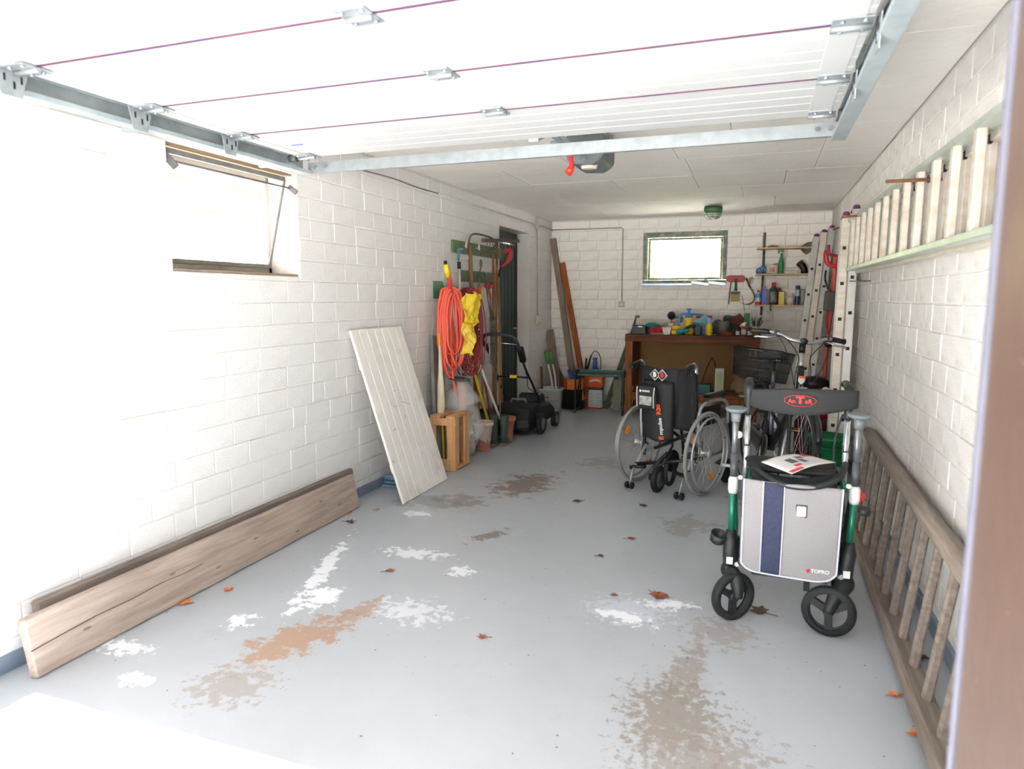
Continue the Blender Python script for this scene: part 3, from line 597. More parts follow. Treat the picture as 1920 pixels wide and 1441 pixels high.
# ---------------------------------------------------------------- hose, cable, jacket on the green holder
hh = T('hose_holder', 'green metal hose holder screwed to the left wall', 'hose holder', (XL, 5.36, 1.4))
g = G(); g.prism([(5.27, 1.38), (5.50, 1.38), (5.50, 1.45), (5.45, 1.53), (5.27, 1.53)], .006, Matrix.Translation((XL + .002, 0, 0)) @ XZ); g.build('back_plate', M('holder_green', (84, 138, 104), .5), hh, bev=.002)
g = G(); g.torus((XL + .1, 5.42, 1.36), .09, .05, (1, 0, 0), n=14, k=8, a0=0, a1=PI); g.sm = [True] * len(g.sm); g.build('saddle', M('holder_green2', (70, 120, 90), .5), hh)
def coil(name, c, wy, top, bot, n, r, mat, lab, dx, seed, cat, twist=.03, k=8):
    rng = random.Random(seed); pts = []
    for i in range(n):
        w = wy * rng.uniform(.55, 1.0); b = bot + rng.uniform(0, 1) ** 1.5 * (top - bot) * .35; tt = top + rng.uniform(-.02, .02); xo = c[0] + dx * (i / max(1, n - 1)) + rng.uniform(-.01, .01); yo = c[1] + rng.uniform(-.05, .05)
        for j in range(18):
            a = 2 * PI * j / 18; s = math.sin(a); cc = math.cos(a)
            z = (tt + b) / 2 + (tt - b) / 2 * cc; prof = (1 - abs(cc) ** 3) ** .5 if abs(cc) < 1 else 0
            y = yo + (w * .5) * (1 if s > 0 else -1) * prof * (.8 + .25 * (1 - cc) / 2)
            pts.append(V(xo + twist * s + rng.uniform(-.006, .006), y + rng.uniform(-.006, .006), z))
    t = T(name, lab, cat, (c[0], c[1], bot)); G().tube(smoothpath(pts, 3), r, k).build('loops', mat, t); return t
hose_m = M('coral_hose', (232, 100, 78), .5, c2=(222, 86, 66)); cab = M('dark_red_cable', (156, 50, 58), .5, c2=(130, 44, 62))
coil('garden_hose', (XL + .12, 5.27, 0), .26, 1.46, .72, 13, .0115, hose_m, 'thick coral-orange hose coiled over the green wall holder', .10, 3, 'hose')
coil('extension_cable', (XL + .15, 5.53, 0), .30, 1.455, .70, 26, .0052, cab, 'thin dark red cable in many loops beside the orange hose', .13, 8, 'cable', k=6)
G().tube(smoothpath([(XL + .18, 5.25, .9), (XL + .19, 5.24, .75), (XL + .2, 5.27, .6), (XL + .21, 5.33, .52)], 5), .0115).build('loose_end', hose_m, [o for o in COL.objects if o.name == 'garden_hose'][0])
jk = T('rain_jacket', 'crumpled yellow rain jacket hanging over the red cable', 'jacket', (XL + .28, 5.5, 1.0))
def jf(u, v):
    z = 1.43 - v * .52; w = .09 + .11 * math.sin(min(1, v * 1.8) * PI * .9) * (1 - v) + .05 * (1 - v); y = 5.41 + (u - .5) * w * 1.5 - .05 * v + (.05 if v < .5 else .0)
    return V(XL + .27 + .05 * math.sin(u * PI) + .05 * noise.noise(V(u * 4, v * 5, 1.7)) + .03 * noise.noise(V(u * 11, v * 9, 4)), y, z + .02 * noise.noise(V(u * 3, v * 3, 9)))
G().sheet(jf, 26, 34, False).build('coat', M('yellow_oilskin', (226, 196, 44), .45, c2=(206, 172, 30), bump=.3, bsc=10), jk, thick=.004)
g = G()
for z in (1.12, 1.06): g.lathe([(.007, 0), (.007, .004)], (XL + .345, 5.44, z), 8, (1, -.3, 0))
g.build('snap_button', chrome, jk)
# ---------------------------------------------------------------- tool rack boards
def rack(loc, y0, y1, z0, z1, lab, hooks):
    t = T('tool_rack', lab, 'tool rack', loc); g = G(); g.box((XL + .014, (y0 + y1) / 2, (z0 + z1) / 2), (.024, y1 - y0, z1 - z0)); g.build('board', board_green, t, bev=.003)
    for y in hooks:
        g = G(); g.prism([(-.022, -.03), (.022, -.03), (.022, .01), (0, .03), (-.022, .01)], .004, Matrix.Translation((XL + .055, y, z1 - .03)) @ XZ); g.tube([(XL + .026, y, z1 - .04), (XL + .055, y, z1 - .045), (XL + .06, y, z1 - .01)], .004, 6); g.build('hook', white_p, t)
rack((XL, 6.25, 1.8), 5.64, 6.86, 1.79, 1.90, 'upper green board with white hooks on the left wall', (5.86, 6.16, 6.64))
rack((XL, 6.25, 1.5), 5.78, 6.72, 1.535, 1.64, 'lower green board of the tool rack on the left wall', (6.33,))
g = G(); 
def pole(name, lab, cat, a, b, r, mat, extra=None, grp=None):
    t = T(name, lab, cat, b); G().tube([a, b], r, 9).build('shaft', mat, t)
    if extra: extra(t)
    return t
def ex(t):
    G().tube([(-2.41, 5.13, 1.66), (-2.41, 5.15, 1.60), (-2.41, 5.18, 1.56)], [.018, .026, .022], 10).build('yellow_grip', yellow_p, t)
    G().tube([(-2.41, 5.18, 1.57), (-2.41, 5.205, 1.52), (-2.41, 5.215, 1.47), (-2.41, 5.23, 1.44)], [.018, .02, .016, .013], 10).build('red_grip', red_p, t); G().cyl((-2.41, 5.125, 1.66), (-2.41, 5.12, 1.685), .014).build('black_tip', black_p, t)
pole('telescopic_pole', 'telescopic pole with yellow and red grip above the orange hose', 'garden tool', (-2.41, 5.22, 1.46), (-2.43, 5.65, .02), .0085, alu, ex)
def ex(t):
    g = G()
    tm = M('teal_tines', (92, 150, 160), .5)
    for d in (-.03, -.01, .01, .03): G().tube([(-2.49, 5.57, 1.69), (-2.49, 5.56 + d * .6, 1.73), (-2.48, 5.55 + d * 1.3, 1.80), (-2.45, 5.55 + d * 1.3, 1.815)], .003, 5).build('tine', tm, t)
    G().cyl((-2.49, 5.575, 1.64), (-2.49, 5.57, 1.70), .016).build('black_collar', black_p, t); G().cyl((-2.49, 5.58, 1.46), (-2.49, 5.575, 1.35), .014).build('brown_grip', brown_wood, t)
pole('leaf_rake', 'small blue-tined rake with silver pole hanging left on the rack', 'rake', (-2.49, 5.57, 1.66), (-2.46, 5.62, .01), .0115, alu_w, ex)
def ex(t):
    g = G(); g.tube(smoothpath([(-2.52, 5.86, 1.78), (-2.5, 5.8, 1.86), (-2.48, 5.83, 1.95), (-2.47, 6.0, 1.97), (-2.46, 6.3, 1.955), (-2.45, 6.35, 1.90), (-2.46, 6.2, 1.83), (-2.5, 6.1, 1.8)], 4), .009, 7); g.build('steel_bow', M('dark_iron', (84, 74, 64), .75), t)
pole('spade', 'long brown-handled tool with steel bow, thickest shaft on the left rack', 'spade', (-2.50, 5.84, 1.86), (-2.40, 5.80, .02), .017, brown_wood, ex)
pole('broom_handle', 'second brown shaft leaning right behind the thickest one', 'broom', (-2.53, 5.90, 1.74), (-2.45, 5.86, .02), .014, brown_wood)
def ex(t):
    g = G(); g.box((-2.46, 6.55, 1.955), (.03, 1.0, .035), (.07, .1, 0)); g.build('rake_head', bpy.data.materials['dark_iron'], t, bev=.004); g = G()
    for k in range(12): G().tube([(-2.46, 6.12 + k * .075, 1.945), (-2.44, 6.12 + k * .075, 1.88)], .004, 5).build('tine', bpy.data.materials['dark_iron'], t)
pole('hay_rake', 'wide dark rake lying across the top of the green rack', 'rake', (-2.47, 6.45, 1.95), (-2.43, 6.28, .02), .0125, brown_wood, ex)
def ex(t):
    G().tube([(-2.5, 6.06, 1.50), (-2.5, 6.06, 1.36)], [.02, .017], 10).build('orange_socket', orange_p, t)
    G().tube(smoothpath([(-2.5, 6.06, 1.5), (-2.5, 6.05, 1.6), (-2.49, 6.1, 1.7), (-2.47, 6.02, 1.74), (-2.45, 5.96, 1.68)], 4), .007, 7).build('steel_hook', gun, t)
pole('cultivator', 'hand cultivator with orange socket and curved steel hook', 'garden tool', (-2.5, 6.06, 1.4), (-2.46, 6.06, .02), .0125, wood('tan_handle', (176, 150, 116), (150, 124, 92), 2, 6), ex)
def ex(t):
    G().tube([(-2.46, 6.2, 1.47), (-2.46, 6.22, 1.37)], [.014, .019], 10).build('red_socket', red_p, t); G().tube([(-2.46, 6.13, 1.50), (-2.46, 6.2, 1.485), (-2.46, 6.27, 1.51)], [.022, .02, .022], 9).build('red_cross_head', red_p, t)
pole('weeding_fork', 'weeder with red cross head hanging at the lower green board', 'garden tool', (-2.46, 6.22, 1.42), (-2.42, 6.34, .02), .0115, brown_wood, ex)
pole('wooden_pole', 'reddish brown shaft rising to the upper board right of the red weeder', 'garden tool', (-2.48, 6.37, 1.82), (-2.40, 6.16, .02), .0125, wood('red_brown', (150, 96, 66), (120, 74, 50), 2, 6))
pole('wooden_pole', 'pale tan shaft standing second from the green door', 'garden tool', (-2.49, 6.44, 1.62), (-2.42, 6.42, .02), .0115, wood('tan2', (190, 160, 118), (160, 130, 92), 2, 6))
def ex(t):
    G().tube([(-2.50, 6.56, 1.58), (-2.50, 6.6, 1.66), (-2.50, 6.7, 1.74)], [.014, .01, .012], 8).build('dark_arm', black_p, t)
    g = G()
    for d in (0, .05): g.tube(smoothpath([(-2.50, 6.64 + d, 1.70), (-2.47, 6.74 + d, 1.76), (-2.46, 6.80 + d, 1.84), (-2.47, 6.77 + d, 1.89), (-2.49, 6.7 + d, 1.85)], 4), [.01] * 5 + [.016] * 12, 8)
    g.build('red_handles', M('dull_red', (196, 62, 62), .45), t)
pole('pole_lopper', 'pole lopper with red handles hanging next to the green door', 'lopper', (-2.50, 6.56, 1.6), (-2.44, 6.52, .02), .013, wood('tan3', (160, 130, 92), (134, 106, 72), 2, 6), ex)
def spade(t, p, q):
    pass
for (x, y, lab) in ((-2.40, 6.12, 'grey steel shovel blade hanging low among the tool shafts'),):
    t = T('shovel', lab, 'shovel', (x, y, .7)); g = G()
    g.sheet(lambda u, v: V(x + .03 * math.sin(u * PI), y - .075 + .15 * u, 1.2 - .42 * v - .05 * math.sin(u * PI) * v), 8, 8); g.build('blade', gun, t, thick=.003); G().tube([(x, y, 1.2), (x - .08, y + .03, 1.62)], .014).build('socket', gun, t)
pole('yellow_pole', 'yellow broomstick standing in front of the coiled cable', 'broomstick', (-2.44, 5.52, 1.1), (-2.33, 5.84, .25), .0125, yellow_p)
pole('white_pole', 'white pole slanting down into the green rubber boot', 'pole', (-2.56, 5.75, 1.25), (-2.255, 5.955, .26), .0125, white_p, lambda t: G().cyl((-2.445, 5.828, .93), (-2.442, 5.83, .915), .0135).build('ring', dgrey, t))
pole('orange_pole', 'orange-brown pole slanting behind the white pole', 'pole', (-2.54, 5.88, 1.4), (-2.42, 6.25, .02), .011, orange_wood)
t = T('black_tub', 'black plastic lid leaning behind the green boots', 'lid', (-2.42, 5.95, 0)); G().lathe([(.16, 0), (.165, .01), (.12, .035), (.02, .045)], (-2.42, 6.0, .18), 22, (.7, -.5, .4)).build('lid', black_p, t)
# ---------------------------------------------------------------- lawn mower
mw = T('lawn_mower', 'black lawn mower with grass box parked before the green door', 'lawn mower', (-2.28, 6.75, 0))
g = G(); g.prism([(6.66, .09), (7.16, .09), (7.22, .13), (7.2, .2), (7.05, .27), (6.7, .29), (6.62, .2)], .40, Matrix.Translation((-2.48, 0, 0)) @ XZ); g.build('deck', black_p, mw, bev=.02)
g = G(); g.prism([(6.86, .27), (7.12, .25), (7.08, .36), (6.92, .38)], .24, Matrix.Translation((-2.40, 0, 0)) @ XZ); g.build('motor_cover', M('mower_cover', (44, 48, 50), .35), mw, bev=.02)
gbm = M('grass_box', (30, 33, 33), .6, bump=.2, bsc=120)
g = G(); g.prism([(-.21, .07), (.14, .04), (.17, .3), (-.19, .32)], .3, Matrix(((1, 0, 0, -2.27), (0, 0, 1, 6.42), (0, 1, 0, 0), (0, 0, 0, 1)))); gbx = g.build('grass_box', gbm, mw, bev=.018)
G().box((-2.19, 6.415, .13), (.12, .012, .07), (0, -.15, 0)).build('vent', dgrey, gbx)
g = G(); g.tube([(-2.34, 6.5, .335), (-2.33, 6.5, .37), (-2.19, 6.5, .37), (-2.18, 6.5, .335)], .012, 8); g.build('carry_handle', grey_p, gbx)
for (x, y, r) in ((-2.06, 6.63, .105), (-2.49, 6.63, .105), (-2.05, 7.1, .08), (-2.49, 7.1, .08)):
    w = G().lathe([(r * .6, -.024), (r * .95, -.026), (r, -.015), (r, .015), (r * .95, .026), (r * .6, .024)], (x, y, r), 24, (1, 0, 0)).build('wheel', black_m, mw)
    G().lathe([(r * .05, .026), (r * .55, .03), (r * .62, .024), (r * .62, -.02)], (x, y, r), 20, (1, 0, 0)).build('hub_cap', grey_p, w)
for x0, x1 in ((-2.46, -2.44), (-2.10, -2.12)):
    G().tube(smoothpath([(x0, 6.72, .3), (x0, 6.5, .5), (x1, 6.28, .72), (x1, 6.08, .95)], 5), .012).build('handle_tube', black_p, mw)
G().tube(smoothpath([(-2.44, 6.15, .87), (-2.45, 6.02, .98), (-2.42, 5.97, 1.035), (-2.36, 5.96, 1.05), (-2.2, 5.96, 1.05), (-2.14, 5.97, 1.035), (-2.11, 6.02, .98), (-2.12, 6.15, .87)], 4), .016).build('grip_bar', M('foam_grip', (52, 56, 54), .8), mw)
G().tube([(-2.43, 6.08, .95), (-2.28, 6.06, .965), (-2.13, 6.08, .95)], .004).build('switch_rod', chrome, mw)
G().tube([(-2.45, 6.42, .6), (-2.28, 6.41, .61), (-2.11, 6.42, .6)], .011).build('cross_tube', black_p, mw)
G().box((-2.28, 6.398, .61), (.07, .03, .03)).build('yellow_tag', yellow_p, mw, bev=.004)
G().beam((-2.115, 6.22, .78), (-2.115, 6.12, .92), .06, .05).build('switch_box', black_p, mw, bev=.008)
G().tube(smoothpath([(-2.11, 6.2, .78), (-2.10, 6.3, .6), (-2.14, 6.45, .5), (-2.1, 6.65, .4)], 5), .004, 6).build('cable', black_m, mw)
# ---------------------------------------------------------------- back left corner
t = T('long_beam', 'tall grey-brown beam leaning into the back left corner', 'beam', (-2.24, 8.4, 0)); G().beam((-2.19, 8.60, .01), (-2.565, 8.735, 2.15), .075, .05, (0, -1, .1)).build('timber', grey_wood, t, bev=.004)
t = T('orange_beam', 'orange-brown beam leaning right of the tall grey-brown beam', 'beam', (-1.95, 8.35, 0)); G().beam((-2.07, 8.66, .01), (-2.44, 8.74, 1.84), .07, .035, (0, -1, .1)).build('timber', orange_wood, t, bev=.004)
t = T('short_board', 'short grey board leaning behind the white bucket', 'board', (-2.5, 8.45, 0)); G().beam((-2.36, 8.42, .0), (-2.5715, 8.60, .97), .115, .02, (0, -1, .1)).build('timber', grey_wood, t, bev=.003)
t = T('corner_board', 'low grey board standing against the corner beside the white bucket', 'board', (-2.3, 8.6, 0)); G().prism([(8.3, 0), (8.75, 0), (8.75, .2), (8.3, .52)], .018, Matrix.Translation((-2.36, .0, 0)) @ XZ).build('timber', grey_wood, t, bev=.002)
t = T('corner_strip', 'narrow brown strip standing by the left wall near the corner', 'strip', (-2.58, 8.3, 0)); G().beam((-2.56, 8.28, .0), (-2.58, 8.30, .52), .03, .015, (0, -1, 0)).build('timber', brown_wood, t)
bk = T('white_bucket', 'white plastic bucket with printed label in the back left corner', 'bucket', (-2.44, 8.23, 0))
G().lathe([(.14, 0), (.148, .01), (.165, .245), (.175, .25), (.175, .262), (.16, .262), (.143, .012)], (-2.44, 8.23, 0), 32, cap=False).build('bucket_body', M('bucket_white', (222, 222, 218), .4), bk)
lb = M('print_grey', (188, 194, 206), .5)
def curved(c, r, a0, a1, z0, z1, r2=None):
    g = G(); r2 = r2 or r; return g.sheet(lambda u, v: V(c[0] + (r + (r2 - r) * v) * math.cos(a0 + (a1 - a0) * u), c[1] + (r + (r2 - r) * v) * math.sin(a0 + (a1 - a0) * u), z0 + (z1 - z0) * v), 12, 3)
curved((-2.44, 8.23), .1495, -2.35, -.55, .05, .13, .157).build('label', lb, bk); 
for k in range(7): curved((-2.44, 8.23), .1515 + .0009 * k, -2.25, -1.75, .056 + k * .011, .061 + k * .011).build('print_line', M('print_blue', (120, 130, 170), .5) if k == 0 else bpy.data.materials['print_blue'], bk)
curved((-2.44, 8.23), .1605, -2.2, -1.4, .155, .166, .162).build('red_stripe', red_p, bk)
gg = M('bright_green_grip', (78, 150, 74), .5)
for d, lab in ((0, 'left'), (.05, 'right')):
    pass
t = T('edging_shears', 'long-handled shears with green grips standing in the white bucket', 'shears', (-2.42, 8.2, .02))
g = G()
for d in (0, .045): G().tube([(-2.395 + d * .9, 8.2, .1), (-2.40 + d * .9, 8.2, .3), (-2.43 + d * 1.2, 8.22, .42), (-2.475 + d * 1.3, 8.24, .58)], .011, 8).build('white_shaft', white_p, t); G().tube([(-2.47 + d * 1.3, 8.24, .56), (-2.515 + d * 1.4, 8.26, .71)], .019, 10).build('green_grip', gg, t)
tb = T('black_tub', 'black round tub with things piled in it beside the white bucket', 'tub', (-2.17, 8.35, 0)); G().lathe([(.135, 0), (.142, .01), (.155, .25), (.162, .255), (.15, .255), (.135, .01)], (-2.17, 8.35, 0), 28, cap=False).build('tub_body', black_p, tb)
t = T('orange_carton', 'orange box standing in the black tub', 'box', (-2.14, 8.35, .1)); G().box((-2.13, 8.35, .245), (.2, .14, .27), (0, -.08, 0)).build('carton', M('orange_card', (238, 130, 36), .6), t, bev=.003)
G().box((-2.255, 8.35, .26), (.04, .14, .2), (0, -.1, 0)).build('red_side', M('red_card', (196, 56, 36), .6), t)
t = T('dustpan', 'blue dustpan resting in the black tub on the orange box', 'dustpan', (-2.16, 8.33, .38)); G().prism([(-2.235, .49), (-2.08, .385), (-2.085, .375), (-2.2, .38)], .13, Matrix(((1, 0, 0, 0), (0, 0, 1, 8.27), (0, 1, 0, 0), (0, 0, 0, 1)))).build('pan', M('deep_blue', (52, 60, 150), .45), t, bev=.002)
sp = T('pressure_sprayer', 'blue pressure sprayer with looped black hose behind the green work bench', 'sprayer', (-1.98, 8.55, 0))
G().lathe([(.07, 0), (.085, .02), (.09, .36), (.08, .42), (.04, .47), (.03, .48)], (-1.98, 8.55, 0), 22).build('tank', blue_p, sp); G().lathe([(.03, 0), (.03, .1), (.022, .13), (.03, .14), (.03, .16), (.01, .165)], (-1.99, 8.55, .46), 14).build('pump_handle', blue_p, sp)
G().torus((-1.98, 8.55, .44), .05, .012, (0, -1, 0), n=16, k=6, a0=0, a1=PI).build('carry_loop', blue_p, sp)
G().tube(smoothpath([(-1.91, 8.5, .44), (-1.905, 8.5, .6), (-1.94, 8.5, .69), (-1.99, 8.5, .71), (-2.03, 8.5, .65), (-2.07, 8.48, .5)], 6), .0055, 7).build('hose', black_m, sp); G().tube([(-2.03, 8.5, .66), (-2.08, 8.48, .46)], [.01, .014], 8).build('lance', black_p, sp)
G().tube([(-2.085, 8.47, .62), (-2.10, 8.47, .44)], .012, 8).build('trigger_grip', black_p, sp)
sp.location += V(.03, .08, 0)
# folding work bench
wk = T('folding_workbench', 'small green folding work bench near the back left corner', 'work bench', (-1.77, 8.07, 0))
vm = M('bench_green', (64, 118, 102), .5, c2=(56, 106, 92)); fk = M('bench_black_green', (22, 42, 40), .45)
G().box((-1.77, 8.17, .505), (.56, .10, .025)).build('vice_board', vm, wk, bev=.004); G().box((-1.77, 8.03, .468), (.56, .025, .025)).build('front_board', vm, wk, bev=.004); G().box((-1.77, 8.05, .49), (.56, .02, .02)).build('rail', fk, wk)
for x in (-2.06, -1.48):
    g = G(); g.beam((x, 8.02, .0), (x, 8.02, .48), .018, .025); g.beam((x, 8.28, .0), (x, 8.28, .48), .018, .025); g.beam((x, 8.0, .03), (x, 8.32, .03), .02, .03); g.beam((x, 8.02, .1), (x, 8.28, .42), .015, .02); g.build('leg_frame', fk, wk, bev=.002)
    g = G(); g.box((x, 8.12, .49), (.05, .3, .075)); g.build('end_bracket', fk, wk, bev=.008); G().cyl((x, 7.97, .505), (x, 7.94, .505), .012).build('crank', fk, wk)
    G().box((x + .0, 8.0, .01), (.02, .04, .02)).build('foot', black_m, wk)
g = G()
for x in (-1.99, -1.76, -1.57): g.cyl((x, 8.012, .478), (x, 8.018, .478), .006, n=8)
g.build('screw', chrome, wk)
ob = T('mortar_bag', 'orange and white paper bag of dry mix under the green work bench', 'bag', (-1.905, 8.45, 0))
def sack(x0, x1, y0, y1, z0, z1, bulge=.015):
    cx, cy = (x0 + x1) / 2, (y0 + y1) / 2
    def f(u, v):
        a = 2 * PI * u; s = lambda t: math.copysign(abs(t) ** .35, t); b = 1 + bulge * 8 * math.sin(v * PI) - (.06 if v > .9 else 0)
        return V(cx + s(math.cos(a)) * (x1 - x0) / 2 * b, cy + s(math.sin(a)) * (y1 - y0) / 2 * b, z0 + (z1 - z0) * v)
    return G().sheet(f, 28, 6)
sack(-1.995, -1.815, 8.41, 8.52, 0, .235, .006).build('white_part', M('paper_white', (222, 220, 218), .6), ob); sack(-1.995, -1.815, 8.41, 8.52, .235, .27, 0).build('dark_band', M('dark_band', (60, 56, 54), .6), ob)
s_ = sack(-1.998, -1.812, 8.41, 8.52, .27, .40, .01); s_.prism([(-1.998, 8.43), (-1.812, 8.43), (-1.812, 8.50), (-1.998, 8.50)], .004, Matrix.Translation((0, 0, .396))); s_.build('orange_part', M('paper_orange', (236, 98, 40), .6), ob)
g = G(); g.sheet(lambda u, v: V(-1.975 + .14 * u, 8.402, .325 + .03 * v + .025 * math.sin(u * 3)), 8, 1); g.build('white_emblem', M('emblem_white', (240, 236, 230), .6), ob, thick=.002)
for k in range(8): G().box((-1.945 if k % 2 else -1.86, 8.403, .05 + (k // 2) * .045), (.06, .002, .03)).build('print_block', lb, ob)
G().box((-1.905, 8.45, .008), (.19, .118, .014)).build('red_base', M('red_base', (196, 40, 50), .6), ob)
t = T('brown_board', 'narrow brown board standing between black tub and orange bag', 'board', (-2.03, 8.5, 0)); G().box((-2.035, 8.5, .2), (.05, .02, .40), (0, .05, 0)).build('timber', orange_wood, t)
t = T('grey_board', 'short greenish grey board on end under the right of the folding bench', 'board', (-1.61, 8.35, 0)); G().box((-1.615, 8.37, .195), (.11, .03, .385), (0, .02, 0)).build('timber', M('green_grey_board', (150, 150, 134), .8, c2=(136, 136, 120)), t, bev=.003)
for (a, b, w, lab, mt) in (((-1.78, 8.45, .0), (-1.475, 8.5, .93), .06, 'dark greenish plank leaning against the left side of the workbench', M('mossy_board', (92, 98, 84), .8)), ((-1.70, 8.52, .0), (-1.53, 8.62, .62), .05, 'grey metal sheet leaning behind the mossy plank', galv), ((-1.655, 8.56, .0), (-1.6, 8.62, .3), .04, 'green plastic sheet end between the leaning boards', green_p)):
    t = T('leaning_board', lab, 'board', a); G().beam(a, b, w, .018, (0, -1, .1)).build('timber', mt, t)
# ---------------------------------------------------------------- workbench
wbk = T('workbench', 'old brown wooden workbench with a full top under the back window', 'workbench', (-.72, 8.4, 0))
bw = wood('bench_wood', (128, 80, 52), (100, 60, 40), 0, 5); bwv = wood('bench_leg_wood', (158, 102, 64), (124, 76, 46), 2, 5); hard = M('hardboard', (150, 116, 72), .7, c2=(136, 102, 60), sc=2); dtop = wood('bench_top_wood', (112, 76, 58), (84, 56, 44), 0, 5)
G().box((-.725, 8.4, .945), (1.5, .68, .035)).build('bench_top', dtop, wbk, bev=.004); G().box((-.725, 8.065, .905), (1.5, .025, .05)).build('apron', bw, wbk, bev=.003)
for x in (-1.43, -.02):
    for y in (8.10, 8.7): G().box((x, y, .465), (.085, .07, .93)).build('leg', bwv, wbk, bev=.004)
    G().box((x, 8.4, .85), (.03, .6, .1)).build('side_rail', bw, wbk); G().box((x, 8.4, .2), (.03, .56, .1)).build('side_rail', bw, wbk)
G().box((-.725, 8.715, .58), (1.36, .012, .62)).build('back_board', hard, wbk); G().box((-1.405, 8.4, .58), (.012, .52, .5)).build('side_board', M('side_brown', (110, 68, 40), .7), wbk)
G().box((-.725, 8.4, .26), (1.34, .58, .025)).build('shelf_board', bwv, wbk, bev=.003); G().box((-.725, 8.095, .215), (1.34, .025, .07)).build('shelf_apron', bwv, wbk, bev=.003)
ZB = .963
def vessel(name, lab, cat, x, y, z, prof, mat, n=18, parts=(), grp=None):
    t = T(name, lab, cat, (x, y, z)); G().lathe(prof, (x, y, z), n).build('body', mat, t)
    for nm, pr, mt in parts: G().lathe(pr, (x, y, z), n).build(nm, mt, t)
    if grp: t['group'] = grp
    return t
t = T('tool_case', 'black plastic tool case at the left end of the workbench', 'case', (-1.33, 8.2, ZB)); G().prism([(-1.415, 0), (-1.24, 0), (-1.25, .09), (-1.29, .105), (-1.38, .105), (-1.41, .08)], .18, Matrix(((1, 0, 0, 0), (0, 0, 1, 8.12), (0, 1, 0, ZB), (0, 0, 0, 1)))).build('case_body', black_p, t, bev=.006); G().box((-1.31, 8.116, ZB + .088), (.05, .003, .014)).build('label', white_p, t)
t = T('handsaw', 'old saw leaning steeply at the left edge of the workbench', 'saw', (-1.46, 8.3, ZB)); G().prism([(-1.46, 0), (-1.41, 0), (-1.385, .2), (-1.395, .215)], .004, Matrix(((1, 0, 0, 0), (0, 0, 1, 8.3), (0, 1, 0, ZB), (0, 0, 0, 1)))).build('blade', M('dark_blade', (70, 72, 64), .6, .3), t); G().box((-1.375, 8.3, ZB + .2), (.05, .02, .03)).build('handle', board_green, t)
t = T('hedge_trimmer', 'green hedge trimmer with long toothed blade lying on the workbench', 'hedge trimmer', (-1.2, 8.35, ZB)); G().ball((-1.2, 8.35, ZB + .08), (.1, .07, .05), 14, 8).build('housing', teal_p, t); g = G(); g.beam((-1.12, 8.36, ZB + .09), (-.85, 8.4, ZB + .15), .004, .025)
for k in range(16): f = k / 16; g.box((-1.12 + .27 * f, 8.355 + .04 * f, ZB + .108 + .06 * f), (.008, .006, .016))
g.build('toothed_blade', gun, t)
t = T('red_cloth', 'red cloth bundle next to the black tool case', 'cloth', (-1.13, 8.17, ZB)); g = G(); g.ball((-1.13, 8.17, ZB + .045), (.085, .06, .045), 16, 10); g.v = [v + V(.02, .02, .02) * noise.noise(v * 22) for v in g.v]; g.build('bundle', M('red_knit', (196, 30, 52), .9, c2=(150, 24, 40), sc=60), t); G().ball((-1.06, 8.2, ZB + .06), (.05, .04, .035), 12, 8).build('grey_fold', M('grey_knit', (130, 134, 110), .9), t)
t = T('gauge_disc', 'round black funnel with green handle above the hedge trimmer blade', 'funnel', (-1.06, 8.5, ZB + .2)); G().lathe([(.045, 0), (.05, .02), (.04, .05), (.015, .07)], (-1.0, 8.48, ZB + .21), 18, (.3, -1, .1)).build('cup', black_p, t); G().tube([(-.98, 8.5, ZB + .2), (-.86, 8.5, ZB + .18)], .012).build('handle', green_p, t); G().tube([(-1.0, 8.53, ZB + .16), (-1.0, 8.53, ZB)], .006).build('stem', black_p, t)
t = T('tub_small', 'small white rectangular tub at the front edge of the workbench', 'tub', (-1.0, 8.12, ZB)); g = G(); g.prism([(-1.04, 0), (-.96, 0), (-.95, .075), (-1.05, .075)], .08, Matrix(((1, 0, 0, 0), (0, 0, 1, 8.09), (0, 1, 0, ZB), (0, 0, 0, 1)))); g.build('tub_body', M('milk_white', (226, 222, 208), .5), t, bev=.004); G().box((-1.0, 8.13, ZB + .078), (.11, .09, .008)).build('rim', white_p, t, bev=.003)
t = T('cream_canister', 'cream box behind the small white tub', 'box', (-.97, 8.3, ZB)); G().box((-.975, 8.28, ZB + .065), (.065, .05, .13)).build('box_body', M('cream', (222, 210, 176), .6), t, bev=.004)
t = T('paper_scrap', 'flat brown tray in front of the red cloth', 'tray', (-1.11, 8.09, ZB)); G().box((-1.11, 8.1, ZB + .012), (.15, .05, .022)).build('tray', M('kraft', (160, 116, 80), .8), t, bev=.003)
vessel('tape_roll', 'upper yellow tape roll of the pair on the workbench', 'tape', -.9, 8.16, ZB + .052, [(.02, 0), (.052, .002), (.052, .048), (.02, .05)], yellow_p, grp='yellow tape rolls'); vessel('tape_roll', 'lower yellow tape roll of the pair on the workbench', 'tape', -.9, 8.16, ZB, [(.02, 0), (.052, .002), (.052, .048), (.02, .05)], yellow_p, grp='yellow tape rolls')
sb = M('sprayer_blue', (78, 140, 210), .4)
t = vessel('pump_sprayer', 'tall yellow pump sprayer with light blue head, middle of the workbench', 'sprayer', -.77, 8.25, ZB, [(.05, 0), (.056, .01), (.054, .07), (.048, .14), (.05, .18), (.042, .195)], yellow_p)
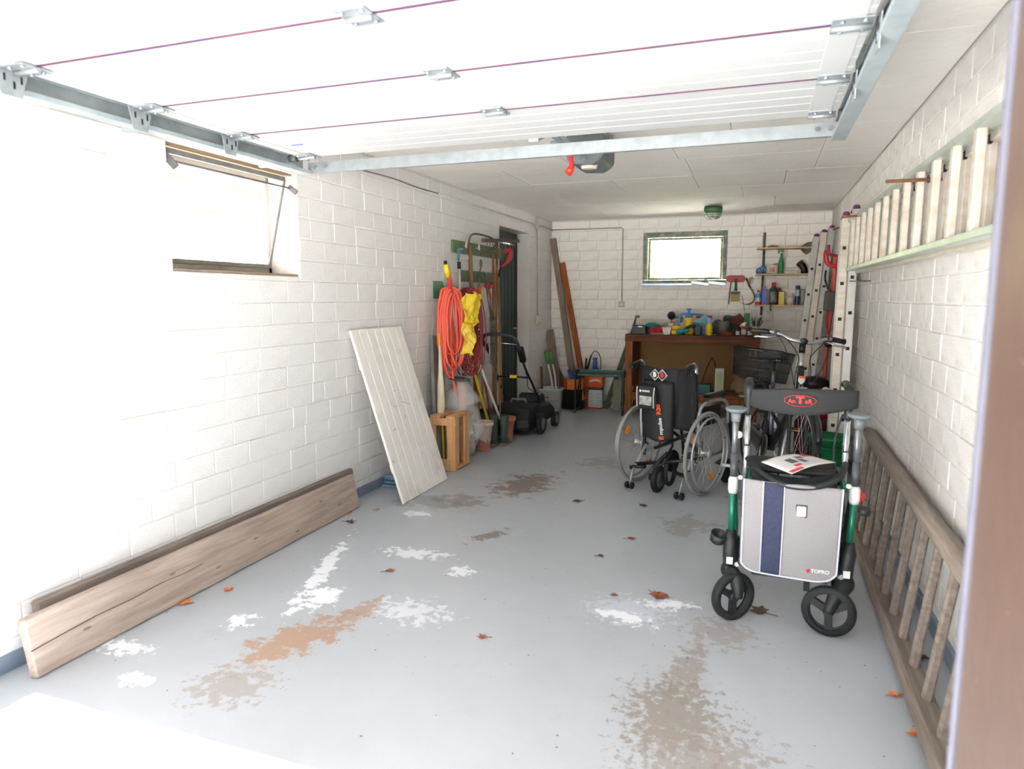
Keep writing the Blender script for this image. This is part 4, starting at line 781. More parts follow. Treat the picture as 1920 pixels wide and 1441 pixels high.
G().lathe([(.042, 0), (.042, .035), (.03, .045), (.018, .05), (.014, .09), (.03, .095), (.03, .11), (.01, .112)], (-.77, 8.25, ZB + .19), 16).build('pump_head', sb, t); G().tube([(-.76, 8.25, ZB + .235), (-.6, 8.22, ZB + .23)], [.014, .009], 9).build('nozzle', sb, t); G().tube(smoothpath([(-.78, 8.25, ZB + .24), (-.86, 8.25, ZB + .23), (-.875, 8.25, ZB + .17), (-.88, 8.25, ZB + .1)], 4), [.012] * 13, 8).build('handle', sb, t)
t = T('cordless_shears', 'teal cordless grass shears in front of the yellow pump sprayer', 'power tool', (-.8, 8.12, ZB))
g = G(); g.ball((-.85, 8.12, ZB + .035), (.05, .04, .035), 14, 8); g.ball((-.79, 8.12, ZB + .05), (.05, .03, .028), 12, 8); g.build('housing', M('tool_teal', (20, 138, 150), .4), t); G().tube(smoothpath([(-.8, 8.12, ZB + .06), (-.74, 8.12, ZB + .1), (-.67, 8.12, ZB + .1)], 5), .017, 9).build('grip', black_p, t); G().box((-.65, 8.12, ZB + .055), (.07, .07, .11)).build('battery', M('battery', (24, 54, 58), .5), t, bev=.008)
t = T('light_blue_bag', 'crumpled light blue cloth behind the spray bottle', 'cloth', (-.62, 8.38, ZB)); g = G(); g.ball((-.62, 8.38, ZB + .095), (.12, .07, .1), 20, 14); g.v = [v + V(.03, .02, .04) * noise.noise(v * 14) for v in g.v]; g.build('bundle', M('light_blue', (136, 186, 204), .7, c2=(98, 150, 180), sc=30), t)
t = T('grey_bundle', 'dark grey sack lying right behind the yellow spray bottle', 'sack', (-.46, 8.4, ZB)); g = G(); g.ball((-.46, 8.42, ZB + .08), (.07, .06, .095), 16, 12); g.v = [v + V(.02, .02, .02) * noise.noise(v * 18) for v in g.v]; g.build('bundle', M('dark_sack', (92, 94, 98), .8), t)
t = T('brown_stick', 'reddish wooden handle lying across the back of the workbench', 'handle', (-.6, 8.45, ZB + .19)); G().tube([(-.7, 8.44, ZB + .2), (-.52, 8.44, ZB + .2)], .014).build('stick', orange_wood, t); G().box((-.6, 8.47, ZB + .095), (.03, .03, .19)).build('prop', brown_wood, t)
t = vessel('spray_bottle', 'yellow spray bottle with light blue trigger on the workbench', 'spray bottle', -.53, 8.12, ZB, [(.034, 0), (.037, .008), (.037, .09), (.028, .125), (.014, .145)], yellow_p)
g = G(); g.prism([(-.03, 0), (.012, 0), (.02, .03), (.03, .035), (-.01, .07), (-.035, .06), (-.06, .045), (-.055, .035), (-.03, .035)], .02, Matrix(((1, 0, 0, -.53), (0, 0, 1, 8.11), (0, 1, 0, ZB + .14), (0, 0, 0, 1)))); g.build('trigger_head', sb, t, bev=.003)
vessel('grey_pot', 'grey metal pot in the right half of the workbench', 'pot', -.37, 8.2, ZB, [(.05, 0), (.056, .01), (.062, .155), (.066, .16), (.058, .16), (.05, .12)], M('pot_grey', (128, 128, 124), .5, .3))
vessel('brown_bowl', 'shallow brown clay bowl in front of the grey pot', 'bowl', -.32, 8.12, ZB, [(.06, 0), (.085, .01), (.09, .055), (.083, .055), (.075, .02)], M('brown_clay', (112, 66, 34), .7))
t = T('dark_crate', 'dark green folded bag behind the grey pot', 'bag', (-.2, 8.42, ZB)); g = G(); g.box((-.31, 8.42, ZB + .11), (.18, .12, .21), (.05, .12, .1)); g.build('bag_body', M('dark_green_bag', (66, 78, 66), .8), t, bev=.02)
t = T('leather_piece', 'folded dark brown leather piece on the dark green bag', 'leather', (-.07, 8.4, ZB)); g = G(); g.prism([(-.11, 0), (.05, -.03), (.06, .04), (-.01, .12), (-.09, .06)], .05, Matrix(((1, 0, 0, -.2), (0, 0, 1, 8.33), (0, 1, 0, ZB + .13), (0, 0, 0, 1)))); g.build('hide', M('maroon', (98, 52, 44), .8), t, bev=.006); G().box((-.2, 8.4, ZB + .06), (.1, .08, .12)).build('block', M('under_block', (70, 52, 40), .8), t)
t = vessel('trigger_bottle', 'clear spray bottle with white trigger near the right end of the workbench', 'spray bottle', -.155, 8.1, ZB, [(.024, 0), (.027, .006), (.027, .08), (.012, .11)], M('clear_amber', (140, 90, 80), .3), parts=(('label', [(.0275, .02), (.0278, .03), (.0278, .07), (.0275, .075)], M('bottle_label', (206, 206, 206), .5)),))
g = G(); g.prism([(-.012, 0), (.012, 0), (.016, .03), (.03, .045), (.0, .05), (-.03, .03), (-.045, .0), (-.035, 0), (-.02, .022)], .016, Matrix(((1, 0, 0, -.155), (0, 0, 1, 8.092), (0, 1, 0, ZB + .105), (0, 0, 0, 1)))); g.build('trigger_head', white_p, t, bev=.002)
for x, nm in ((-.22, 'left'), (-.09, 'right')): vessel('label_bottle', 'small dark bottle with white label, %s of the white-trigger spray bottle' % nm, 'bottle', x, 8.1, ZB, [(.02, 0), (.022, .006), (.022, .07), (.01, .085), (.01, .1)], M('dark_bottle', (52, 40, 40), .4), parts=(('label', [(.0225, .012), (.0228, .02), (.0228, .052), (.0225, .056)], bpy.data.materials['bottle_label']),))
t = vessel('green_tube', 'upright green cardboard tube at the back right of the workbench', 'tube', -.13, 8.3, ZB, [(.03, 0), (.031, .005), (.031, .245), (.027, .25)], M('tube_green', (70, 134, 82), .5)); 
t = vessel('plant_pot', 'small terracotta pot in front of the green tube', 'flower pot', -.14, 8.2, ZB, [(.03, 0), (.045, .09), (.05, .09), (.052, .11), (.046, .11)], terra)
t = vessel('brush_jar', 'cream jar full of dark brushes at the right end of the workbench', 'jar', -.03, 8.2, ZB, [(.038, 0), (.045, .1), (.045, .105)], M('jar_cream', (206, 184, 156), .6)); rng = random.Random(5)
for k in range(16): a = rng.uniform(0, 6.3); r = rng.uniform(.02, .08); G().tube([(-.03 + .01 * math.cos(a), 8.2 + .01 * math.sin(a), ZB + .05), (-.03 + r * math.cos(a), 8.2 + .6 * r * math.sin(a), ZB + rng.uniform(.15, .22))], [.004, .006], 5).build('brush', black_p if k % 3 else gun, t)
vessel('mustard_jar', 'small mustard yellow jar under the brushes', 'jar', -.03, 8.1, ZB, [(.03, 0), (.034, .05), (.03, .055)], M('mustard', (150, 126, 20), .5))
t = T('thin_stake', 'thin stake leaning up from the workbench below the sickle', 'stake', (-.02, 8.4, ZB)); G().tube([(-.10, 8.35, ZB), (-.2, 8.55, 1.42)], .003, 6).build('stick', black_p, t)
for (x, y, dx, ry, lab, mt, L) in ((-.5, 8.085, .12, .05, 'pair of pliers lying on the front edge of the workbench', gun, .13), (-.3, 8.09, .1, -.06, 'pale ruler lying in front of the grey pot', white_p, .15), (-.16, 8.085, .06, .1, 'small red-handled knife on the front edge of the bench', red_p, .07), (-.42, 8.1, .05, .2, 'coil of thin dark wire on the workbench front', black_p, .06)):
    t = T('hand_tool', lab, 'tool', (x, y, ZB)); g = G(); g.beam((x - L / 2, y, ZB + .006), (x + L / 2, y + dx * .3, ZB + .012), .014, .01); g.beam((x - L / 2, y + .02, ZB + .006), (x + L / 3, y, ZB + .01), .008, .008); g.build('tool_body', mt, t, bev=.002)
# things on the lower shelf
ZS = .273
t = T('teal_box', 'small dark teal metal box on the shelf of the workbench', 'box', (-.57, 8.25, ZS)); G().box((-.57, 8.25, ZS + .06), (.15, .12, .12)).build('box_body', M('dark_teal', (24, 92, 90), .5), t, bev=.006); G().tube(smoothpath([(-.6, 8.3, ZS + .12), (-.56, 8.35, ZS + .28), (-.5, 8.4, ZS + .42)], 4), .006).build('strap', M('brown_strap', (92, 50, 30), .7), t); G().tube(smoothpath([(-.5, 8.4, ZS + .42), (-.47, 8.38, ZS + .36), (-.45, 8.3, ZS + .3)], 4), .006).build('strap', bpy.data.materials['brown_strap'], t)
t = T('pale_carton', 'tall pale green carton standing on the shelf of the workbench', 'carton', (-.4, 8.2, ZS)); G().box((-.4, 8.2, ZS + .155), (.095, .07, .31)).build('carton', M('carton_white', (214, 216, 200), .6), t, bev=.002); G().box((-.4, 8.164, ZS + .14), (.075, .002, .25)).build('green_panel', M('pale_green', (170, 186, 132), .6, c2=(190, 200, 160), sc=3), t)
t = T('clear_bag', 'clear bag of yellowish shavings on the right of the bench shelf', 'bag', (-.13, 8.28, ZS)); g = G(); g.ball((-.13, 8.28, ZS + .1), (.15, .12, .12), 24, 14); g.v = [v + V(.03, .03, .035) * noise.noise(v * 12) for v in g.v]; g.build('film', glassy('bag_film', (190, 170, 140), .2, .35, .6), t); g = G(); g.ball((-.11, 8.28, ZS + .06), (.1, .08, .06), 20, 12); g.v = [v + V(.03, .03, .03) * noise.noise(v * 30) for v in g.v]; g.build('shavings', M('shavings', (170, 160, 84), .9, c2=(110, 92, 50), sc=40), t)
t = T('white_disc', 'flat white lid lying at the front of the bench shelf', 'lid', (-.1, 8.14, ZS)); G().lathe([(.075, 0), (.08, .004), (.08, .01), (.07, .012)], (-.1, 8.16, ZS), 22, sy=.6).build('lid', M('lid_cream', (226, 222, 200), .5), t)
# ---------------------------------------------------------------- wall shelf
shf = T('wall_shelf', 'three pine shelf boards on dark uprights right of the back window', 'shelf', (.3, 8.6, 1.3)); dk = M('upright_dark', (58, 56, 62), .5, .4); shw = wood('shelf_pine', (214, 186, 142), (190, 160, 116), 0, 5)
for x in (.022, .69): G().box((x, YB - .012, 1.665 if x < .5 else 1.85), (.028, .02, .97 if x < .5 else .6)).build('upright', dk, shf)
for z, xa, xb in ((1.955, -.055, .60), (1.655, -.06, .66), (1.297, -.06, .60)):
    G().box(((xa + xb) / 2, 8.655, z), (xb - xa, .22, .018)).build('shelf_board', shw, shf, bev=.002)
    for x in (.022,): G().prism([(8.77, -.05), (8.77, 0), (8.58, 0), (8.58, -.01)], .012, Matrix.Translation((x - .006, 0, z - .01)) @ XZ).build('bracket', dk, shf)
Z1, Z2, Z3 = 1.306, 1.664, 1.964
t = vessel('green_spray_bottle', 'tall green spray bottle on the middle shelf', 'spray bottle', .215, 8.63, Z2, [(.024, 0), (.026, .006), (.026, .14), (.02, .17), (.012, .20), (.012, .235)], green_p); g = G(); g.prism([(-.045, .03), (-.03, -.02), (-.02, .015), (.02, .0), (.02, .035), (-.045, .045)], .02, Matrix(((1, 0, 0, .215), (0, 0, 1, 8.62), (0, 1, 0, Z2 + .24), (0, 0, 0, 1)))); g.build('trigger_head', green_p, t, bev=.003)
t = T('blue_gloves', 'pair of blue rubber gloves on the left end of the middle shelf', 'gloves', (-.0, 8.62, Z2)); g = G(); g.ball((-.02, 8.62, Z2 + .035), (.04, .05, .035), 14, 9); g.tube([(.0, 8.62, Z2 + .03), (.02, 8.6, Z2 + .09)], [.028, .018]); g.tube([(.03, 8.62, Z2 + .02), (.045, 8.6, Z2 + .07)], [.024, .014]); g.v = [v + V(.01, .01, .01) * noise.noise(v * 40) for v in g.v]; g.build('rubber', M('glove_blue', (88, 136, 180), .5), t)
t = vessel('food_tub', 'white tub with a round red picture on the middle shelf', 'tub', .12, 8.64, Z2, [(.058, 0), (.06, .005), (.066, .095), (.07, .1), (.06, .1)], M('tub_white', (228, 224, 212), .5), n=24); curved((.12, 8.64), .0655, -2.0, -1.2, Z2 + .02, Z2 + .07).build('round_picture', M('picture_red', (170, 60, 44), .5, c2=(220, 180, 150), sc=60), t)
t = T('carton_flap', 'torn brown cardboard piece standing in the white tub', 'cardboard', (.15, 8.66, Z2 + .09)); G().prism([(.11, .06), (.18, .06), (.18, .125), (.13, .115)], .004, Matrix(((1, 0, 0, 0), (0, 0, 1, 8.65), (0, 1, 0, Z2), (0, 0, 0, 1)))).build('cardboard', M('cardboard', (170, 124, 84), .8), t)
t = T('white_box', 'flat white box on the middle shelf right of the green bottle', 'box', (.32, 8.62, Z2)); G().box((.325, 8.62, Z2 + .014), (.135, .09, .028)).build('box_body', M('box_white', (226, 222, 216), .6), t, bev=.002)
t = T('pipe_elbow', 'black pipe elbow with printed letters on the middle shelf', 'pipe elbow', (.45, 8.64, Z2)); G().tube([(.47, 8.64, Z2), (.465, 8.64, Z2 + .05), (.44, 8.64, Z2 + .09), (.405, 8.63, Z2 + .125)], [.038, .036, .036, .04], 16).build('elbow', black_p, t)
t = T('black_rag', 'black rag bundle at the right of the middle shelf', 'rag', (.56, 8.63, Z2)); g = G(); g.ball((.56, 8.63, Z2 + .022), (.06, .05, .024), 14, 8); g.v = [v + V(.012, .01, .012) * noise.noise(v * 35) for v in g.v]; g.build('rag', black_m, t)
vessel('glass_jar', 'small clear jar at the far right of the middle shelf', 'jar', .63, 8.64, Z2, [(.022, 0), (.024, .01), (.024, .08), (.018, .09)], glassy('jar_glass', (210, 216, 206), .1, .5))
t = T('grey_apron', 'grey-brown folded cloth draping over the right end of the top shelf', 'cloth', (.52, 8.62, Z3 - .08))
def ap(u, v):
    x = .42 + .26 * u; y = 8.56 + .14 * v; z = Z3 + .012 + .05 * v * math.sin(u * 3) - (.13 * max(0, .55 - v) * (1.4 * abs(math.sin(u * 5.2 + .5)))); return V(x, y - (.02 if v < .5 else 0), z + .02 * noise.noise(V(u * 6, v * 5, 2)))
G().sheet(ap, 18, 14).build('cloth', M('grey_brown_cloth', (128, 122, 108), .9, c2=(104, 98, 86)), t, thick=.006)
t = T('dusty_cap', 'flat brown cloth lying on the left of the top shelf', 'cloth', (.1, 8.64, Z3)); G().ball((.12, 8.64, Z3 + .012), (.06, .05, .014), 14, 8).build('cloth', M('brown_cloth', (134, 120, 102), .9), t)
t = vessel('cleaner_can', 'white and red can with blue top label at the left of the bottom shelf', 'can', -.02, 8.62, Z1, [(.03, 0), (.032, .004), (.032, .13), (.018, .145)], M('can_white', (220, 214, 212), .4), parts=(('blue_band', [(.0325, .08), (.0328, .085), (.0328, .125), (.0325, .13)], M('can_blue', (60, 150, 200), .4)), ('red_band', [(.0325, .0), (.0328, .003), (.0328, .03), (.0325, .035)], red_p), ('red_cap', [(.016, .144), (.016, .165), (.01, .17)], red_p)))
t = T('blue_carton', 'blue box on the bottom shelf beside the white and red can', 'box', (.05, 8.62, Z1)); G().box((.05, 8.62, Z1 + .085), (.058, .05, .17)).build('box_body', M('periwinkle', (92, 104, 190), .5), t, bev=.002); G().box((.045, 8.64, Z1 + .19), (.04, .03, .04)).build('violet_cap', M('violet_cap', (130, 110, 150), .5), t)
t = vessel('oil_bottle', 'dark green bottle with red cap on the bottom shelf', 'bottle', .145, 8.62, Z1, [(.04, 0), (.043, .006), (.043, .16), (.038, .19), (.022, .205)], M('bottle_green', (20, 78, 48), .35), parts=(('label', [(.0433, .025), (.0436, .03), (.0436, .15), (.0433, .155)], M('bw_label', (150, 152, 150), .5, c2=(60, 62, 66), sc=40)), ('red_cap', [(.022, .2), (.022, .25), (.016, .26)], red_p)))
t = T('yellow_carton', 'yellow box on the bottom shelf right of the dark green bottle', 'box', (.235, 8.61, Z1)); G().box((.235, 8.61, Z1 + .075), (.062, .05, .15)).build('box_body', M('pale_yellow', (228, 210, 88), .5), t, bev=.002)
vessel('maroon_bottle', 'maroon bottle top showing behind the yellow box', 'bottle', .21, 8.69, Z1, [(.025, 0), (.025, .15), (.02, .17), (.02, .19)], M('maroon_p', (120, 36, 50), .4))
t = T('white_pouch', 'translucent white pouch on the bottom shelf', 'pouch', (.33, 8.62, Z1)); g = G(); g.ball((.33, 8.62, Z1 + .05), (.042, .03, .055), 14, 10); g.tube([(.34, 8.62, Z1 + .09), (.355, 8.62, Z1 + .14)], [.018, .006]); g.build('pouch', M('pouch_white', (206, 204, 198), .4), t)
vessel('blue_spray_can', 'tall blue and white spray can on the bottom shelf', 'spray can', .405, 8.63, Z1, [(.023, 0), (.025, .004), (.025, .17), (.018, .18)], M('spray_white', (200, 204, 214), .35, .2), parts=(('blue_cap', [(.024, .175), (.024, .215), (.02, .22)], M('cap_blue', (46, 74, 150), .4)), ('blue_band', [(.0253, .0), (.0255, .003), (.0255, .09), (.0253, .1)], M('band_blue', (40, 60, 120), .4))))
vessel('grey_can', 'grey-green metal can beside the blue spray can', 'can', .465, 8.64, Z1, [(.03, 0), (.033, .005), (.033, .15), (.022, .165), (.02, .18)], M('can_grey', (158, 162, 146), .4, .3))
t = T('mustard_cloth', 'heap of green and mustard gloves at the right of the bottom shelf', 'gloves', (.54, 8.63, Z1)); g = G(); g.ball((.53, 8.62, Z1 + .025), (.07, .06, .03), 16, 9); g.v = [v + V(.015, .01, .015) * noise.noise(v * 30) for v in g.v]; g.build('green_glove', M('olive', (110, 108, 78), .8), t); g = G(); g.ball((.55, 8.65, Z1 + .065), (.06, .05, .03), 16, 9); g.v = [v + V(.015, .01, .015) * noise.noise(v * 30) for v in g.v]; g.build('yellow_glove', M('mustard_glove', (176, 138, 44), .8), t)
t = T('shelf_clamp', 'small black clamp fixed under the bottom shelf', 'clamp', (.12, 8.56, Z1 - .06)); g = G(); g.box((.12, 8.545, Z1 - .03), (.02, .02, .08)); g.box((.115, 8.56, Z1 + .004), (.08, .05, .008)); g.build('jaw', black_p, t, bev=.003)
# wall holder, brush, sickle
t = T('red_key_rack', 'small red hook board on the back wall right of the window', 'hook board', (-.28, YB, 1.62)); g = G(); g.prism([(-.11, -.02), (-.085, -.04), (.085, -.04), (.11, -.02), (.11, .02), (.085, .04), (-.085, .04), (-.11, .02)], .012, Matrix(((1, 0, 0, -.285), (0, 0, 1, YB - .014), (0, 1, 0, 1.615), (0, 0, 0, 1)))); g.build('board', M('faded_red', (176, 84, 80), .6), t, bev=.002)
for x in (-.33, -.285, -.24): G().tube([(x, YB - .014, 1.62), (x, YB - .04, 1.61), (x, YB - .045, 1.625)], .003, 5).build('hook', galv, t)
t = T('wall_brush', 'wide flat paint brush hanging from the red hook board', 'brush', (-.28, 8.73, 1.3)); G().tube([(-.28, 8.735, 1.61), (-.28, 8.735, 1.5), (-.28, 8.735, 1.47)], [.010, .012, .018], 8).build('handle', M('brush_green', (40, 78, 66), .5), t); G().box((-.28, 8.735, 1.445), (.105, .03, .035)).build('ferrule', dgrey, t, bev=.002); G().box((-.28, 8.735, 1.385), (.105, .028, .085)).build('bristles', M('bristle', (186, 170, 118), .9, c2=(160, 140, 90), sc=40, stretch=(6, 1, .4)), t)
t = T('round_brush', 'thin long-handled brush hanging left of the wide paint brush', 'brush', (-.345, 8.735, 1.3)); G().tube([(-.335, 8.74, 1.58), (-.35, 8.74, 1.42)], .006).build('handle', brown_wood, t); G().tube([(-.35, 8.74, 1.42), (-.352, 8.74, 1.31)], .005).build('tip', black_p, t)
t = T('sickle', 'old sickle hanging on the back wall left of the shelf', 'sickle', (-.1, 8.74, 1.35)); G().tube(smoothpath([(-.11, 8.74, 1.5), (-.07, 8.74, 1.43), (-.06, 8.74, 1.37), (-.1, 8.74, 1.32), (-.16, 8.74, 1.31), (-.23, 8.74, 1.335)], 6), [.009] * 8 + [.011] * 12 + [.009, .008, .007, .006, .005, .004, .003, .003, .002, .002, .002], 6).build('blade', gun, t); G().tube([(-.165, 8.74, 1.62), (-.11, 8.74, 1.5)], .009).build('handle', M('black_handle', (50, 44, 44), .6), t)
t = T('pruning_saw', 'small red-handled pruners hanging beside the sickle', 'pruners', (-.12, 8.72, 1.55)); G().tube([(-.14, 8.72, 1.53), (-.125, 8.72, 1.58), (-.115, 8.72, 1.63), (-.095, 8.72, 1.625), (-.12, 8.72, 1.55)], .005, 6).build('red_loop', M('dull_red2', (180, 60, 50), .5), t); G().tube([(-.1, 8.74, 1.64), (-.08, 8.74, 1.6), (-.1, 8.74, 1.55)], .002, 5).build('wire', black_p, t)
# ---------------------------------------------------------------- right wall: hanging ladder, rods, corner ladders
al = T('hanging_ladder', 'long aluminium ladder hung lengthwise high on the right wall', 'ladder', (.68, 4.2, 1.6))
xo = XR - .085
G().beam((xo, 2.05, 1.588), (xo, 6.2, 1.61), .062, .028, (0, 0, 1)).build('side_rail', M('rail_green_alu', (196, 202, 190), .4, .45, (180, 188, 178)), al, bev=.003)
G().beam((xo, 2.05, 1.93), (xo, 6.2, 1.99), .062, .028, (0, 0, 1)).build('side_rail', bpy.data.materials['rail_green_alu'], al, bev=.003)
G().beam((XR - .028, 2.2, 1.57), (XR - .028, 6.0, 1.592), .05, .026, (0, 0, 1)).build('rear_rail', alu_w, al, bev=.003); G().beam((XR - .028, 2.2, 1.905), (XR - .028, 6.0, 1.962), .05, .026, (0, 0, 1)).build('rear_rail', alu_w, al, bev=.003)
for k in range(14):
    y = 2.05 + .02 + k * .295
    if y < 6.15:
        zz = (y - 2.05) / 4.15; G().box((xo - .012, y, 1.765 + .04 * zz), (.03, .048, .35 + .03 * zz)).build('rung', alu_w, al, bev=.005)
    y2 = y + .12
    if y2 < 6.0: zz = (y2 - 2.05) / 4.15; G().box((XR - .032, y2, 1.74 + .04 * zz), (.026, .045, .33 + .03 * zz)).build('rear_rung', alu_w, al, bev=.004); G().box((XR - .05, y2 - .04, 1.90 + .05 * zz), (.01, .02, .03)).build('rung_plug', dark_hole, al)
for (p, q, lab) in (((XR + .01, 3.55, 1.905), (.50, 3.47, 1.895), 'rusty rod sticking out above the hanging ladder, nearest the camera'), ((XR + .01, 5.57, 1.98), (.53, 5.55, 1.962), 'rusty rod carrying the far top of the hanging ladder'), ((XR + .01, 5.57, 1.508), (.605, 5.55, 1.508), 'short dark rod in the right wall under the hanging ladder')):
    t = T('steel_rod', lab, 'rod', p); G().cyl(p, q, .0075 if p[2] > 1.6 else .005, n=8).build('rod', rust if p[2] > 1.6 else gun, t)
t = T('steel_rod', 'long thin rod between shelf upright and hanging ladder in the corner', 'rod', (.7, 8.0, 2.1)); G().cyl((.69, YB - .02, 2.13), (.735, 6.3, 2.02), .006, n=7).build('rod', rust, t)
cap = M('purple_cap', (112, 44, 96), .5)
def alu_ladder(lab, a, b, up, w, sections, cols, loc):
    """a, b: foot and head of the near stile; up: direction across the rungs"""
    t = T('extension_ladder', lab, 'ladder', loc); a, b, up = V(*a), V(*b), V(*up).normalized(); d = (b - a).normalized(); nn = d.cross(up).normalized()
    for s in range(sections):
        o = nn * (.07 * s) - d * (.0 if s == 0 else .05 * s)
        for q in (0, w):
            r = G().beam(a + o + up * q, b + o + up * q, .062, .022, up).build('stile', alu if (s + (q > 0)) % 2 == 0 else alu_w, t, bev=.003)
            G().lathe([(.026, 0), (.027, .012), (.02, .028), (.004, .032)], b + o + up * q, 12, tuple(d), sy=.9).build('end_cap', cap, t)
            if q == 0:
                hg = G()
                for k in range(int((b - a).length / .28)): hg.box(a + o - up * .0125 + d * (.16 + k * .28), (.002, .026, .026), frame(d, nn).transposed() if False else Matrix((up, nn, d)).transposed())
                hg.build('rung_end', dark_hole, r)
        for k in range(int((b - a).length / .28)): p = a + o + d * (.16 + k * .28); G().beam(p, p + up * w, .028, .028, d).build('rung', alu, t, bev=.004)
    return t
alu_ladder('triple aluminium ladder leaning in the back right corner behind the bicycle', (.49, 7.62, .0), (.69, 8.15, 2.12), (.05, 1, 0) , .34, 3, None, (.4, 8, 0))
alu_ladder('upright aluminium ladder by the right wall beside the bicycle handlebar', (.65, 5.85, .0), (.685, 6.1, 2.08), (.06, 1, 0), .34, 2, None, (.6, 6, 0))
# red hooks and orange tool in the corner
t = T('wall_hook', 'large red wall hook in front of the corner ladder, lower one', 'hook', (.74, 6.6, 1.72)); G().tube(smoothpath([(XR + .005, 6.6, 1.66), (.66, 6.58, 1.66), (.58, 6.57, 1.66), (.535, 6.565, 1.69), (.52, 6.56, 1.76)], 5), .019, 10).build('bent_tube', red_p, t); G().tube([(.51, 6.56, 1.74), (.515, 6.56, 1.79)], .012, 8).build('tip', red_p, t)
t = T('wall_hook', 'smaller red wall hook above, open to the top', 'hook', (.74, 7.2, 1.85)); G().tube(smoothpath([(XR + .0, 7.2, 1.98), (.735, 7.19, 1.82), (.70, 7.18, 1.78), (.64, 7.17, 1.78), (.595, 7.16, 1.80), (.585, 7.16, 1.88)], 5), .014, 10).build('bent_tube', M('crimson', (176, 30, 56), .4), t)
t = T('pole_trimmer', 'orange-red tube of a garden trimmer with grey motor box', 'trimmer', (.6, 6.5, 0)); tr_m = M('trimmer_red', (206, 84, 66), .45)
G().tube(smoothpath([(.60, 6.62, 1.74), (.60, 6.62, 1.4), (.575, 6.60, 1.1), (.565, 6.58, .8), (.55, 6.5, .4), (.53, 6.4, .1)], 5), .017, 10).build('shaft', tr_m, t)
G().box((.565, 6.5, 1.36), (.085, .08, .17), (0, .05, .1)).build('control_box', M('box_dark', (84, 82, 76), .6), t, bev=.01); G().box((.615, 6.5, 1.37), (.02, .05, .1)).build('red_trigger', red_p, t, bev=.005)
G().tube(smoothpath([(.525, 6.55, 1.62), (.52, 6.5, 1.54), (.55, 6.5, 1.46)], 5), .008).build('cable', black_m, t); G().tube(smoothpath([(.56, 6.55, 1.28), (.555, 6.55, 1.15), (.59, 6.52, 1.0), (.58, 6.52, .95)], 5), .008).build('cable', M('red_cable', (150, 50, 50), .5), t)
G().tube(smoothpath([(.615, 6.5, .99), (.56, 6.45, .975), (.545, 6.44, 1.0)], 4), .011, 8).build('side_grip', black_p, t)
t = T('thin_cable', 'thin black cable hanging down beside the upright ladder', 'cable', (.66, 6.7, .2)); G().tube(smoothpath([(.665, 6.62, 1.5), (.67, 6.6, 1.1), (.675, 6.6, .7), (.66, 6.6, .3), (.64, 6.62, .005)], 5), .003, 5).build('cable', black_m, t)
# green tub, red machine
t = T('green_tub', 'round green plastic tub on the floor beneath the upright ladder', 'tub', (.56, 5.55, 0)); G().lathe([(.115, 0), (.125, .01), (.14, .33), (.155, .335), (.155, .36), (.138, .36), (.12, .015)], (.54, 5.6, 0), 30, cap=False).build('tub_body', M('tub_green', (22, 122, 76), .4), t); G().torus((.54, 5.6, .28), .142, .005, n=30, k=6).build('rib', M('tub_green2', (16, 104, 64), .4), t)
t = T('red_machine', 'red garden vacuum with black cover behind the green tub', 'garden machine', (.5, 6.35, 0)); rm = M('machine_red', (206, 30, 42), .4)
g = G(); g.ball((.53, 6.4, .50), (.19, .16, .16), 20, 12); g.v = [v + V(.0, .0, .03) * math.sin(v.x * 22) for v in g.v]; g.build('red_body', rm, t); G().ball((.46, 6.36, .665), (.13, .12, .06), 18, 10).build('black_cover', black_p, t); G().tube(smoothpath([(.6, 6.3, .42), (.68, 6.3, .35), (.7, 6.32, .2), (.66, 6.35, .08)], 5), .05, 12).build('red_duct', rm, t)
G().box((.48, 6.4, .2), (.3, .24, .4)).build('dark_bag', M('dark_red_bag', (90, 26, 34), .8), t, bev=.04); G().lathe([(.03, 0), (.03, .01)], (.55, 6.245, .62), 12, (0, -1, 0)).build('white_button', white_p, t)
# ---------------------------------------------------------------- wooden ladder on its side along the right wall
wl_ = T('wooden_ladder', 'old wooden ladder lying on its side along the right wall', 'ladder', (.6, 3.4, 0)); lw = wood('old_ladder_wood', (150, 138, 127), (122, 110, 99), 1, 5)
g = G(); L0, L1 = V(.565, 1.75, .03), V(.60, 4.62, .03); g.beam(L0, L1, .09, .05, (.35, 0, 1)); g.build('lower_rail', lw, wl_, bev=.008)
U0, U1 = V(.685, 1.85, .47), V(.705, 4.95, .52); g = G(); g.tube([U0, U1 - V(0, .12, 0), U1], [.042, .042, .03], 8); g.build('upper_rail', lw, wl_)
for k in range(13):
    f = (k + .35) / 13; a = L0.lerp(L1, f) + V(.005, 0, .0); b = U0.lerp(U1, f) + V(-.01, 0, -.02)
    G().beam(a, b, .034, .026, (0, 1, 0)).build('rung', lw, wl_, bev=.008)
